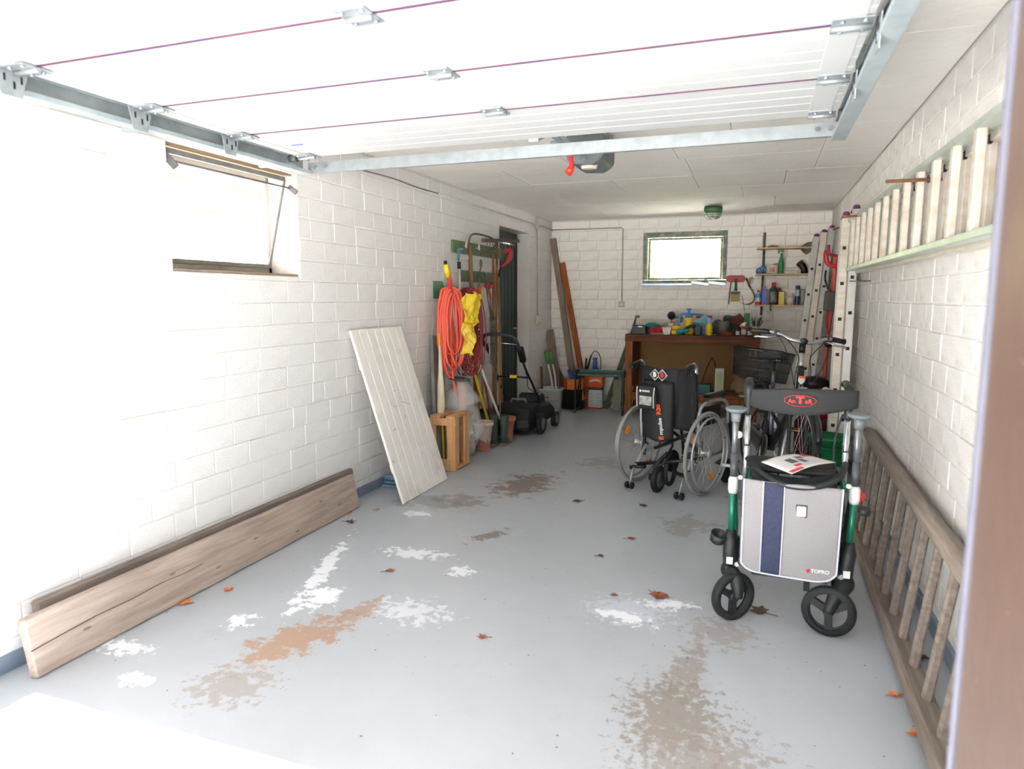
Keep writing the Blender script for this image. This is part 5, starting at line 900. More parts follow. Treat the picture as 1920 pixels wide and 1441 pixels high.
# ---------------------------------------------------------------- dead leaves on the floor
rng = random.Random(21)
lm = [M('leaf_brown', (146, 88, 62), .8, c2=(112, 64, 46), sc=30), M('leaf_orange', (214, 136, 78), .8, c2=(180, 104, 60), sc=30), M('leaf_dark', (92, 76, 64), .85, c2=(70, 58, 50), sc=30)]
LV = [(-2.43, 2.3, .045, 1, 'orange leaf curled against the foremost plank at its middle'), (-1.73, 2.95, .03, 0, 'brown star-shaped leaf on the floor right of the white paint streak'), (-2.34, 2.5, .03, 1, 'orange leaf lying off the middle of the foremost plank'), (-.39, 3.12, .055, 0, 'large reddish brown leaf at the top of the right white paint spot'), (-.585, 3.06, .02, 0, 'small brown leaf at the upper left edge of the right white spot'), (-1.01, 2.475, .025, 0, 'lone reddish leaf in the empty middle of the floor'), (-1.11, 4.46, .035, 2, 'brown leaf lying far back, in front of the wheelchair to the left'), (-.65, 3.84, .03, 0, 'brown leaf lying between the wheelchair and the right white spot'), (-.76, 3.52, .022, 2, 'small dark leaf midway between leaf clusters left of the walker'), (.07, 3.1, .05, 2, 'dark leaf between the front wheels of the walker'), (-.68, 4.5, .03, 2, 'dark leaf in front of the left wheelchair wheel'), (.51, 2.58, .03, 1, 'orange-brown leaf beside the lower rail of the wooden ladder'), (.535, 2.36, .035, 1, 'ochre leaf under the near end of the wooden ladder'), (-2.45, 3.7, .035, 1, 'orange leaf at the far end of the foremost plank'), (-2.32, 3.83, .02, 1, 'small pinkish leaf on the floor beyond the plank ends'), (-2.35, 3.55, .04, 2, 'dark crumpled leaf next to the plank near its far end'), (-2.55, 1.72, .045, 1, 'orange leaf upright behind the near end of the plank'), (.64, 2.9, .04, 2, 'dark leaf between the rungs of the wooden ladder')]
for (x, y, r, mi, lab) in LV:
    g = G(); n = 12; pts = []; ph = rng.uniform(0, 6)
    for k in range(n): a = 2 * PI * k / n; rr = r * (1 if k % 2 else .55) * rng.uniform(.7, 1.1) * (1 + .5 * math.cos(a - ph)); pts.append(V(x + rr * math.cos(a), y + rr * math.sin(a) * .8, .004 + rng.uniform(0, r * .3)))
    g.add([V(x, y, .004)] + pts, [(0, 1 + k, 1 + (k + 1) % n) for k in range(n)]); g.tube([(x, y, .005), (x - r * 1.3 * math.cos(ph), y - r * 1.3 * math.sin(ph), .004)], .0012, 4)
    g.build('dead_leaf', lm[mi], thick=.001, label=lab, cat='leaf', group='dead leaves on the garage floor')

rng = random.Random(77); g = G()
for k in range(260):
    x, y = rng.uniform(-2.45, .55), rng.uniform(1.7, 7.5) ** 1.0; r = rng.uniform(.0015, .0038); a = rng.uniform(0, 6)
    g.add([V(x + r * math.cos(a + q) * (1 if q else 1.8), y + r * math.sin(a + q), .0025) for q in (0, 1.6, 3.1, 4.6)] + [V(x, y, .004)], [(0, 1, 4), (1, 2, 4), (2, 3, 4), (3, 0, 4)])
o = g.build('floor_debris', lm[2], kind='stuff', label='tiny dark crumbs of dirt scattered over the painted floor', cat='debris')
# ---------------------------------------------------------------- wheelchair (local: x right, y forward, seen from behind)
fab = M('black_nylon', (30, 32, 35), .75, c2=(23, 25, 28), bump=.25, bsc=14); wsil = M('wheelchair_silver', (176, 180, 184), .35, .5); tyre_g = M('grey_tyre', (150, 150, 146), .7, c2=(136, 136, 132)); spk = M('spoke_steel', (214, 214, 212), .4, .3); orange_r = M('amber_reflector', (246, 150, 20), .3)
wc = T('wheelchair', 'black and silver wheelchair seen from behind, in front of the workbench', 'wheelchair', (-.565, 5.03, 0), math.radians(-24))
L_ = dict(world=False)
R = .30
def spoked_wheel(parent, cx, cy, r, tyre_mat, tr, handrim=0, n=24, hub=.03, refl=True, hubw=.035):
    w = G().torus((cx, cy, r), r - tr, tr, (1, 0, 0), n=48, k=8).build('tyre', tyre_mat, parent, **L_)
    G().torus((cx, cy, r), r - 2.2 * tr, tr * .55, (1, 0, 0), n=48, k=6).build('rim', alu, w, **L_)
    g = G()
    for k in range(n):
        a = 2 * PI * k / n; b = a + (.5 if k % 2 else -.5); s = hubw * (.8 if k % 4 < 2 else -.8)
        g.tube([(cx + s, cy + hub * math.cos(b), r + hub * math.sin(b)), (cx, cy + (r - 2.4 * tr) * math.cos(a), r + (r - 2.4 * tr) * math.sin(a))], .0011, 4, caps=False)
    g.build('spokes', spk, w, **L_)
    G().lathe([(.012, -hubw), (hub, -hubw * .8), (.016, -hubw * .5), (.016, hubw * .5), (hub, hubw * .8), (.012, hubw)], (cx, cy, r), 16, (1, 0, 0)).build('hub', alu, w, **L_)
    if refl:
        for a in (2.5, 5.2): G().box((cx, cy + (r * .66) * math.cos(a), r + r * .66 * math.sin(a)), (.012, .03, .06), (a, 0, 0)).build('reflector', orange_r, w, **L_)
    if handrim:
        G().torus((cx + handrim, cy, r), r - .042, .009, (1, 0, 0), n=48, k=8).build('handrim', wsil, parent, **L_); g = G()
        for k in range(6): a = k * PI / 3 + .3; g.tube([(cx + handrim, cy + (r - .045) * math.cos(a), r + (r - .045) * math.sin(a)), (cx, cy + (r - .028) * math.cos(a), r + (r - .028) * math.sin(a))], .004, 5)
        g.build('handrim_spacers', black_p, parent, **L_)
    return w
for s in (-1, 1): spoked_wheel(wc, s * .275, 0, R, tyre_g, .0135, s * .035)
for s in (-1, 1):
    x = s * .215
    # back post and push handle
    G().tube(smoothpath([(x, -.02, .22), (x, -.03, .5), (x, -.06, .8), (x, -.065, .87)], 5), .012, 10).build('back_post', fab if False else black_p, wc, **L_)
    G().tube(smoothpath([(x, -.065, .86), (x, -.07, .905), (x, -.09, .925), (x, -.11, .925)], 5), .0165, 10).build('handle_elbow', chrome, wc, **L_)
    G().tube([(x, -.105, .925), (x, -.15, .918), (x, -.2, .905), (x, -.225, .897)], [.015, .018, .017, .019], 12).build('push_grip', black_p, wc, **L_)
    G().tube([(x, -.12, .90), (x, -.16, .88), (x, -.2, .86)], .006, 7).build('brake_lever', black_p, wc, **L_)
    # silver side frame: armrest hoop, seat tube, lower tube, footrest hanger
    xs = s * .235
    G().tube(smoothpath([(xs, -.03, .36), (xs, -.045, .5), (xs, -.03, .60), (xs, .04, .645), (xs, .2, .655), (xs, .33, .64), (xs, .39, .58), (xs, .4, .46)], 6), .0125, 10).build('armrest_hoop', wsil, wc, **L_)
    G().box((xs, .2, .70), (.05, .30, .028)).build('armrest_pad', M('pad_black', (26, 28, 31), .12) if s < 0 else bpy.data.materials['pad_black'], wc, bev=.008, **L_)
    G().tube([(xs, .06, .65), (xs, .08, .69)], .01).build('pad_post', black_p, wc, **L_); G().tube([(xs, .3, .65), (xs, .3, .69)], .01).build('pad_post', black_p, wc, **L_)
    G().box((s * .225, .16, .55), (.006, .28, .14)).build('side_guard', M('guard', (40, 42, 46), .5) if s < 0 else bpy.data.materials['guard'], wc, bev=.003, **L_)
    G().tube([(x, -.04, .46), (x, .40, .49)], .0125).build('seat_tube', wsil, wc, **L_)
    G().tube([(x, -.03, .24), (x, .38, .25)], .0125).build('lower_tube', wsil, wc, **L_)
    G().tube([(x, .36, .5), (x, .38, .25)], .0125).build('front_upright', wsil, wc, **L_)
    G().tube(smoothpath([(x, .38, .49), (x, .46, .46), (x, .53, .28), (x, .56, .12)], 5), .011).build('legrest_tube', black_p, wc, **L_)
    G().box((x - s * .07, .60, .11), (.15, .14, .012), (.12, 0, 0)).build('footplate', black_p, wc, bev=.003, **L_)
    w = G().lathe([(.03, -.014), (.085, -.016), (.09, -.008), (.09, .008), (.085, .016), (.03, .014)], (x + s * .02, .42, .09), 24, (1, 0, 0)).build('castor', black_m, wc, **L_); G().tube([(x + s * .045, .42, .09), (x + s * .045, .41, .16), (x + s * .01, .40, .21), (x, .39, .26)], .009).build('castor_fork', black_p, w, **L_)
    # axle plate and anti-tip tube
    G().box((s * .235, -.0, .31), (.012, .06, .14)).build('axle_plate', chrome, wc, bev=.003, **L_); G().cyl((s * .2, 0, R), (s * .27, 0, R), .011).build('axle', chrome, wc, **L_)
    G().tube([(s * .20, -.02, .30), (s * .205, -.13, .18), (s * .20, -.16, .15)], .0105).build('anti_tip_tube', M('white_tube', (214, 214, 212), .35, .3) if s < 0 else bpy.data.materials['white_tube'], wc, **L_)
    b = G().tube([(s * .12, -.15, .165), (s * .2, -.16, .155), (s * .235, -.18, .145)], .014, 9).build('clamp', black_p, wc, **L_)
    G().tube([(s * .205, -.165, .15), (s * .205, -.20, .10), (s * .205, -.22, .03)], .0095).build('anti_tip_leg', wsil, wc, **L_)
    for d in (-.02, .02): G().lathe([(.008, -.008), (.024, -.009), (.026, 0), (.024, .009), (.008, .008)], (s * .205 + d, -.225, .026), 14, (1, 0, 0)).build('anti_tip_wheel', black_p, wc, **L_)
for (a, b) in (((-.2, .1, .25), (.2, .1, .46)), ((.2, .13, .25), (-.2, .13, .46))): G().tube([a, b], .012).build('cross_brace', black_p, wc, **L_)
G().tube([(-.21, -.14, .17), (-.02, -.10, .205), (.2, -.13, .26)], .013).build('rear_crossbar', black_p, wc, **L_)
G().box((0, .19, .485), (.40, .42, .03)).build('seat_sling', fab, wc, bev=.01, **L_)
G().sheet(lambda u, v: V(-.215 + .43 * u, -.045 - .045 * math.sin(u * PI) - .045 * v, .46 + .43 * v + .012 * abs(u - .5) * 2), 14, 10).build('backrest', fab, wc, thick=.022, **L_)
# side pocket and coat hanging over the right handle
G().sheet(lambda u, v: V(.10 + .125 * u, -.10 - .03 * math.sin(u * PI * 1.6) - .012 * math.sin(v * 9), .885 - .42 * v + .01 * math.sin(u * 5)), 14, 16).build('hanging_jacket', M('black_cloth', (28, 30, 33), .85, bump=.3, bsc=9), wc, thick=.02, **L_)
# drive wheel in the middle
w = G().lathe([(.05, -.018), (.088, -.02), (.098, -.01), (.098, .01), (.088, .02), (.05, .018)], (.0, -.17, .098), 28, (1, .12, 0)).build('drive_wheel', black_m, wc, **L_)
G().lathe([(.01, -.034), (.05, -.032), (.06, -.02), (.06, .02), (.05, .032), (.01, .034)], (.0, -.17, .098), 24, (1, .12, 0)).build('motor_disc', dgrey, w, **L_); G().tube(smoothpath([(.03, -.1, .28), (-.035, -.12, .2), (-.045, -.17, .11)], 4), .015, 8).build('drive_arm', black_p, w, **L_); G().box((-.04, -.2, .115), (.02, .05, .045)).build('drive_box', black_p, w, bev=.006, **L_)
G().tube([(.0, -.20, .17), (.06, -.17, .24), (.08, -.12, .3)], .008).build('release_bar', black_p, w, **L_)
G().torus((.02, -.04, .14), .1, .016, (1, .2, 0), n=28, k=8).build('spare_wheel_tyre', black_m, wc, **L_)
# bag on the back
def bagw(u, v):
    x = -.15 + .23 * u + .02 * v; return V(x, -.125 - .05 * math.sin(u * PI) ** .6 * (.6 + .6 * v) - .03 * v, .80 - .41 * v + .012 * math.sin(u * 7) * v)
bgw = G().sheet(bagw, 16, 16).build('back_bag', M('bag_black', (24, 26, 29), .7, bump=.35, bsc=10), wc, thick=.03, **L_)
yb_ = -.21
wlet = M('white_print', (236, 236, 234), .5); olet = M('orange_print', (240, 96, 30), .5); rlet = M('red_print', (214, 36, 44), .5); blk = M('print_black', (28, 28, 30), .6)
def wtext(s, size, m, x, z, rz, y=yb_, bold=.001, par=None, align='LEFT', sx=1):
    return text(s, size, m, par or bgw, (x, y, z), Euler((PI / 2, rz, 0), 'XYZ') if not rz else (Matrix.Rotation(PI / 2, 3, 'X') @ Matrix.Rotation(rz, 3, 'Z')), bold=bold, align=align, sx=sx)
wtext('E', .05, olet, .055, .40, PI / 2 + .15, bold=.002, y=-.226); wtext('mpulse', .042, wlet, .052, .435, PI / 2 + .15, y=-.226); wtext('R20', .045, olet, .026, .575, PI / 2 + .15, bold=.002, y=-.222)
pouch = G().prism([(-.145, -.085), (.0, -.085), (.01, .02), (-.03, .085), (-.135, .085), (-.15, .0)], .055, Matrix(((1, 0, 0, .0), (0, 0, 1, -.245), (0, 1, 0, .69), (0, 0, 0, 1)))).build('pouch', fab, wc, bev=.008, **L_)
g = G()
for x in (-.14, -.005): g.tube([(x, -.248, .62), (x - .002, -.25, .70), (x + .004 * (-1 if x < -.1 else 1), -.248, .765)], .0045, 6)
g.build('grey_piping', M('light_piping', (206, 206, 214), .5), pouch, **L_)
G().box((-.072, -.247, .668), (.10, .004, .065)).build('clear_window', M('window_film', (132, 130, 124), .15, c2=(190, 190, 186), sc=25), pouch, bev=.001, **L_)
g = G().lathe([(.009, 0), (.009, .001)], (-.115, -.248, .735), 12, (0, -1, 0)); g.build('round_mark', wlet, pouch, **L_); wtext('BIKEND', .018, wlet, -.10, .735, 0, y=-.248, par=pouch, bold=.0006)
for cx, m1, m2 in ((-.06, wlet, blk), (-.0, rlet, wlet)):
    def dia(r): return [(cx, -r), (cx + r, 0), (cx, r), (cx - r, 0)]
    MM = lambda y: Matrix(((1, 0, 0, 0), (0, 0, 1, y), (0, 1, 0, .845), (0, 0, 0, 1)))
    p_ = G().prism(dia(.042), .002, MM(-.152)).build('diamond_patch', wlet, wc, **L_); G().prism(dia(.037), .002, MM(-.1535)).build('diamond_field', blk, p_, **L_)
    wtext('B', .044, m1, cx, .845, 0, y=-.155, par=p_, bold=.003, align='CENTER')
    g = G()
    for (dx, dz) in ((0, .028), (0, -.028), (.028, 0), (-.028, 0)): g.lathe([(.003, 0), (.003, .001)], (cx + dx, -.154, .845 + dz), 6, (0, -1, 0))
    g.build('dots', wlet, p_, **L_)
# ---------------------------------------------------------------- rollator in front on the right
ro = T('rollator', 'walker with grey and navy shopping bag standing nearest the camera', 'walker', (.16, 3.1, 0))
rg_ = M('rollator_green', (34, 126, 98), .35, .3); charcoal = M('charcoal_plastic', (34, 38, 39), .5); postg = M('post_grey', (128, 132, 134), .35, .6)
def rwheel(c, ang, lab):
    ax = V(math.cos(ang), math.sin(ang), 0); c = V(*c); r = c.z
    w = G().lathe([(r * .74, -.016), (r * .97, -.018), (r, -.01), (r, .01), (r * .97, .018), (r * .74, .016), (r * .72, 0)], c, 36, ax, cap=False).build('wheel', black_m, ro)
    g = G(); F = frame(ax)
    for k in range(3): a = k * 2.094 + .5; d = F @ V(math.cos(a), math.sin(a), 0); g.beam(c + d * .01, c + d * r * .76, .03, .02, ax)
    g.lathe([(.02, -.02), (.024, 0), (.02, .02)], c, 14, ax); g.torus(c, r * .73, .006, ax, n=30, k=6); g.build('wheel_spokes', charcoal, w)
    return w
W1 = rwheel((-.055, 3.0, .105), math.radians(-48), 'l'); W2 = rwheel((.322, 2.98, .105), math.radians(78), 'r')
for s, (wx, wy), px, ang in ((-1, (-.055, 3.0), -.076, math.radians(-48)), (1, (.322, 2.98), .385, math.radians(78))):
    ax = V(math.cos(ang), math.sin(ang), 0); side = ax * (-.028 if s > 0 else -.028)
    if s > 0: side = V(side.x, -abs(side.y), 0)
    else: side = V(.02, -.022, 0)
    top = V(px, 3.05, .20)
    G().tube(smoothpath([V(px, 3.05, .225), V(px, 3.045, .20), (V(wx, wy, .16) + V(px, 3.05, .19)) / 2 + side * 1.1, V(wx, wy, .105) + side * 1.1], 5), [.03, .03, .032, .034, .036, .036, .036, .036, .034, .032, .03, .028, .026, .024, .02, .018], 12).build('fork', charcoal, ro)
    hx = px + (.0 if s < 0 else .008)
    h = G().tube([(px, 3.05, .21), (px, 3.05, .28), (hx, 3.055, .33), (hx, 3.06, .38)], [.028, .031, .03, .02], 14).build('fork_housing', charcoal, ro); G().box((px, 3.018, .255), (.026, .006, .03)).build('white_tag', white_p, h)
    tx = -.075 if s < 0 else .402
    G().cyl((hx, 3.06, .36), (tx, 3.065, .575), .0135).build('green_tube', rg_, ro); G().tube([(tx, 3.065, .545), (tx, 3.065, .56), (tx, 3.065, .605), (tx, 3.065, .62)], [.017, .021, .021, .016], 14).build('white_collar', M('collar', (226, 226, 222), .4) if s < 0 else bpy.data.materials['collar'], ro)
    q = G().cyl((tx, 3.065, .61), (tx, 3.07, .72), .0155).build('lower_post', dgrey, ro); G().cyl((tx, 3.07, .70), (tx - .002, 3.07, .90), .0125).build('post', postg, ro)
    g = G()
    for k in range(5): g.cyl((tx, 3.055, .74 + k * .032), (tx, 3.057, .74 + k * .032 + .001), .004, n=6)
    G().tube([(tx, 3.07, .86), (tx, 3.07, .905)], [.017, .022], 12).build('post_head', grey_p, ro)
    G().lathe([(.03, 0), (.042, .008), (.045, .016), (.04, .02)], (tx, 3.07, .902), 20, (s * .0, -.12, 1), sy=.8).build('grip_plate', grey_p, ro)
    # rear handle posts
    bx = -.028 if s < 0 else .372
    G().cyl((bx, 3.2, .40), (bx, 3.17, .90), .0125).build('silver_tube', chrome, ro); G().tube([(bx, 3.183, .77), (bx, 3.182, .735)], .016).build('sleeve', dgrey, ro)
    G().tube(smoothpath([(bx, 3.17, .88), (bx, 3.165, .96), (bx - .0, 3.17, 1.0), (bx + .0, 3.22, 1.015), (bx, 3.33, 1.01)], 5), [.017] * 6 + [.02] * 9 + [.018] * 6, 10).build('handle', charcoal, ro)
    G().tube(smoothpath([(bx - .02, 3.17, .9), (bx - .045, 3.16, .8), (bx - .045, 3.15, .68), (bx - .02, 3.15, .6)], 4), .004, 6).build('brake_cable', black_m, ro)
    # rear leg and wheel
    lx = -.065 if s < 0 else .40
    G().tube([(tx, 3.09, .6), (lx, 3.3, .34), (lx, 3.42, .16)], .014).build('rear_leg', rg_ if s < 0 else charcoal, ro); G().tube([(lx, 3.37, .24), (lx, 3.44, .12)], .024, 10).build('rear_housing', charcoal, ro); rwheel((lx, 3.46, .1), 0, '')
G().box((-.005, 3.2, .61), (.02, .24, .035), (.1, 0, 0)).build('side_bar', rg_, ro, bev=.004); G().box((.365, 3.2, .61), (.02, .24, .035), (.1, 0, 0)).build('side_bar', rg_, ro, bev=.004)
G().lathe([(.012, 0), (.017, .01), (.014, .02)], (-.062, 3.1, .80), 14, (0, -1, 0)).build('white_knob', white_p, ro)
# cup at the left, clip at the right
cpp = G().lathe([(.02, 0), (.032, .01), (.036, .05), (.032, .05), (.02, .012)], (-.135, 3.06, .315), 18, (.25, -.3, 1), cap=False); cpp.build('cane_cup', charcoal, ro); G().cyl((-.12, 3.06, .33), (-.08, 3.06, .32), .009).build('cup_arm', charcoal, ro)
G().lathe([(.022, -.015), (.026, 0), (.022, .015)], (.435, 3.02, .53), 14, (0, 0, 1)).build('cane_clip', charcoal, ro); G().tube([(-.125, 3.09, .66), (-.075, 3.08, .66)], .008).build('clip_arm', grey_p, ro)
G().ball((.425, 3.10, .57), .024, 10, 7).build('red_reflector', red_p, ro)
# back strap with oval print
def strap(u, v):
    x = -.03 + .435 * u; h = .036 + .020 * math.sin(u * PI); zc = .955 + .012 * u - .008 * math.sin(u * PI); y = 3.165 - .06 * math.sin(u * PI) ** .8 if 0 < u < 1 else 3.165
    return V(x, y, zc + h * (1 - 2 * v))
sp_ = G().sheet(strap, 30, 6).build('back_strap', M('neoprene', (42, 44, 45), .8, bump=.1, bsc=200), ro, thick=.012)
ysf = 3.094; cx_, cz_ = .178, .96
F_ = Matrix.Rotation(PI / 2, 3, 'X'); rl = M('red_stitch', (222, 44, 44), .5)
def oval(rx, rz, wdt, nm): 
    pts = [V(cx_ + rx * math.cos(2 * PI * k / 40), ysf + .0015 * math.cos(4 * PI * k / 40), cz_ + rz * math.sin(2 * PI * k / 40)) for k in range(40)]; G().tube(pts, wdt, 5, closed=True).build(nm, rl, sp_)
oval(.062, .0235, .0013, 'oval_outline')
def rtext(s, size, x, z, bold=.0005, par=None, m=None, y=ysf, sx=1): o = text(s, size, m or rl, par or sp_, (0, 0, 0), F_, bold=bold, sx=sx); o.location = wm(par or sp_).inverted() @ V(x, y, z); return o
rtext('An', .026, cx_ - .033, cz_ - .003); rtext('aR', .026, cx_ + .033, cz_ - .003); rtext('T', .04, cx_, cz_ + .001, .0022, sx=1.25)
# seat, front bar, leaflet
G().box((.165, 3.19, .655), (.36, .2, .035)).build('seat', fab, ro, bev=.012)
G().sheet(lambda u, v: V(.0 + .33 * u, 3.1 - .04 * math.sin(u * PI) - .02 * v, .655 - .035 * v - .02 * math.sin(u * PI)), 14, 4).build('seat_flap', fab, ro, thick=.01)
G().tube(smoothpath([(-.02, 3.17, .68), (.02, 3.08, .655), (.10, 3.0, .625), (.19, 2.985, .617), (.28, 3.0, .63), (.345, 3.06, .66), (.37, 3.15, .69)], 5), .0135, 10).build('front_bar', charcoal, ro)
G().ball((.19, 2.975, .622), (.06, .012, .008), 14, 6).build('highlight_label', M('bar_label', (150, 150, 152), .4), ro)  # pale grey oval set on the middle of the front bar
# bag with panels
TL, TR_, BL, BR_ = V(-.03, 3.0, .63), V(.352, 3.0, .618), V(-.028, 2.985, .232), V(.342, 2.985, .225)
def bf(u, v, off=0):
    p = TL.lerp(TR_, u).lerp(BL.lerp(BR_, u), v); b = math.sin(u * PI) * .02 * (.4 + math.sin(v * PI)); cr_ = 0
    if v > .9: cr_ = (v - .9) * .35 * (abs(u - .5) * 2) ** 8
    wv = .006 * noise.noise(V(u * 4, v * 5, 2.2)) + .004 * math.sin((u * 6 + v * 3))
    k = 1 - .10 * max(0, v - .93) / .07 * 0
    return V(p.x * k, p.y - b - wv - off, p.z + cr_)
cloth_g = M('grey_bag_cloth', (158, 155, 156), .85, c2=(144, 141, 142), sc=8, stretch=(30, 1, 30), bump=.15, bsc=40); navy = M('navy_mesh', (58, 64, 92), .8, c2=(48, 52, 78), sc=90); pip = M('pale_piping', (216, 222, 236), .5)
G().box((.16, 3.09, .44), (.36, .12, .36)).build('bag_body', M('bag_sides', (50, 52, 66), .8), ro, bev=.02)
bfr = G().sheet(lambda u, v: bf(u, v), 26, 26).build('bag_front', cloth_g, ro, thick=.006)
U = lambda u, v: .245 + .2 * u + .01 * v
G().sheet(lambda u, v: bf(.215 + .2 * u + .0 * v, v * .985 + .005, .0035), 8, 22).build('navy_stripe', navy, bfr, thick=.002)
for uu in (.205, .42): G().tube([bf(uu, v / 20, .006) for v in range(21)], .0028, 6).build('piping', pip, bfr)
per = [bf(0, v / 16, .003) for v in range(0, 16)] + [bf(u / 20, 1, .003) for u in range(0, 21)] + [bf(1, 1 - v / 16, .003) for v in range(1, 17)]
G().tube(per, .0038, 7).build('edge_piping', pip, bfr)
G().box(bf(.6, .265, .006), (.036, .008, .044)).build('magnet_clip', white_p, bfr, bev=.006); G().box(bf(.6, .265, .003), (.044, .006, .054)).build('clip_border', dgrey, bfr, bev=.006)
lx, lz = .262, .272; rtext('TOPRO', .021, lx + .018, lz, .0007, bfr, wlet, y=2.968); g = G(); g.beam((lx - .03, 2.97, lz - .007), (lx - .018, 2.97, lz + .008), .003, .004, (0, 0, 1)); g.beam((lx - .036, 2.97, lz - .001), (lx - .02, 2.97, lz + .003), .003, .004, (0, 0, 1)); g.beam((lx - .032, 2.97, lz - .008), (lx - .018, 2.97, lz - .006), .003, .003, (0, 0, 1)); g.build('logo_mark', rlet, bfr)
G().box((.165, 3.02, .215), (.3, .03, .012)).build('lower_bar', charcoal, ro, bev=.004); G().box((.235, 3.0, .195), (.025, .004, .05)).build('hanging_strap', fab, ro)
for x in (-.045, .365): G().lathe([(.012, 0), (.014, .01), (.008, .016)], (x, 3.03, .24), 12, (0, -1, 0)).build('frame_bolt', chrome, ro)
for x in (-.045, .37): G().lathe([(.009, 0), (.01, .008), (.005, .012)], (x, 3.0, .635), 12, (0, -1, 0)).build('bag_button', white_p, ro)
t = T('leaflet', 'printed white and red leaflet lying on the walker seat', 'leaflet', (.2, 3.13, .69))
lq = [V(.02, 3.13, .705), V(.17, 3.03, .685), V(.315, 3.10, .70), V(.16, 3.2, .712)]
lq = [V(.035, 3.08, .688), V(.155, 2.99, .668), V(.33, 3.10, .705), V(.21, 3.2, .71)]
def lf(u, v): p = lq[0].lerp(lq[1], u).lerp(lq[3].lerp(lq[2], u), v); return V(p.x, p.y, p.z + .012 * math.sin(v * PI) * 1)
sh = G().sheet(lf, 10, 10).build('paper', M('paper', (226, 222, 218), .5), t, thick=.0015)
def patch(u0, u1, v0, v1, m, nm): G().sheet(lambda u, v: lf(u0 + (u1 - u0) * u, v0 + (v1 - v0) * v) + V(0, 0, .0016), 4, 4).build(nm, m, sh)
pr_ = M('print_red', (206, 80, 84), .5); pk = M('print_dark', (90, 88, 92), .5); patch(.86, .99, .02, .3, pr_, 'red_corner'); patch(.02, .3, .78, .98, pr_, 'red_corner'); patch(.3, .6, .3, .45, pk, 'picture'); patch(.45, .7, .5, .6, pk, 'picture'); patch(.25, .4, .55, .72, pk, 'picture'); patch(.68, .8, .25, .4, pr_, 'picture')
# ---------------------------------------------------------------- bicycle (local: x forward, y left, z up)
bi = T('bicycle', 'dark city bicycle with rear basket facing the camera behind the walker', 'bicycle', (.233, 4.8, 0))
bi.rotation_euler = (Matrix.Rotation(math.atan2(-.968, .25), 3, 'Z') @ Matrix.Rotation(math.radians(-7), 3, 'X')).to_euler()
fr_ = M('bicycle_dark', (30, 36, 38), .3, .2, c2=(24, 30, 32), coat=.4); vio = M('seatpost_violet', (120, 120, 142), .3, .6); tyre_b = M('bike_tyre', (48, 50, 50), .75)
def bwheel(x):
    r = .345; w = G().torus((x, 0, r), r - .02, .02, (0, 1, 0), n=48, k=10).build('tyre', tyre_b, bi, **L_)
    G().torus((x, 0, r), r - .047, .012, (0, 1, 0), n=48, k=6).build('rim', alu, w, **L_); g = G()
    for k in range(28): a = 2 * PI * k / 28; b = a + (.6 if k % 2 else -.6); s = .03 * (1 if k % 4 < 2 else -1); g.tube([(x + .03 * math.cos(b), s, r + .03 * math.sin(b)), (x + (r - .055) * math.cos(a), 0, r + (r - .055) * math.sin(a))], .0012, 4, caps=False)
    g.build('spokes', chrome, w, **L_); G().lathe([(.02, -.045), (.034, -.035), (.022, -.02), (.022, .02), (.034, .035), (.02, .045)], (x, 0, r), 16, (0, 1, 0)).build('hub', dgrey, w, **L_)
    return w
bwheel(0); wr_ = bwheel(-1.09)
G().torus((0, 0, .345), .368, .022, (0, 1, 0), n=26, k=6, a0=-.3 + PI, a1=PI * 1.75).build('front_mudguard', fr_, bi, **L_)
for x, a0, a1 in ((-1.09, 0, 0),):
    g = G(); pts = [(x + .372 * math.cos(a), 0, .345 + .372 * math.sin(a)) for a in [(-.1 + (PI * 1.05) * k / 20) + PI * .12 for k in range(21)]]; g.tube(pts, .022, 7); g.build('rear_mudguard', fr_, bi, **L_)
pts = [(.372 * math.cos(a), 0, .345 + .372 * math.sin(a)) for a in [.45 + 2.3 * k / 18 for k in range(19)]]; G().tube(pts, .022, 7).build('mudguard', fr_, bi, **L_)
HT, HB = V(-.235, 0, .93), V(-.17, 0, .72)
G().tube([HB - V(-.01, 0, .03), HT], .024, 12).build('head_tube', fr_, bi, **L_); bb = V(-.60, 0, .29); st_t = V(-.80, 0, .74)
G().tube([HB, (HB + bb) / 2 - V(0, 0, .03), bb], .030, 10).build('down_tube', fr_, bi, **L_); G().tube([bb, st_t], .018, 10).build('seat_tube', fr_, bi, **L_); G().tube([st_t - V(0, 0, .18), V(-.45, 0, .47)], .014, 8).build('cross_tube', fr_, bi, **L_)
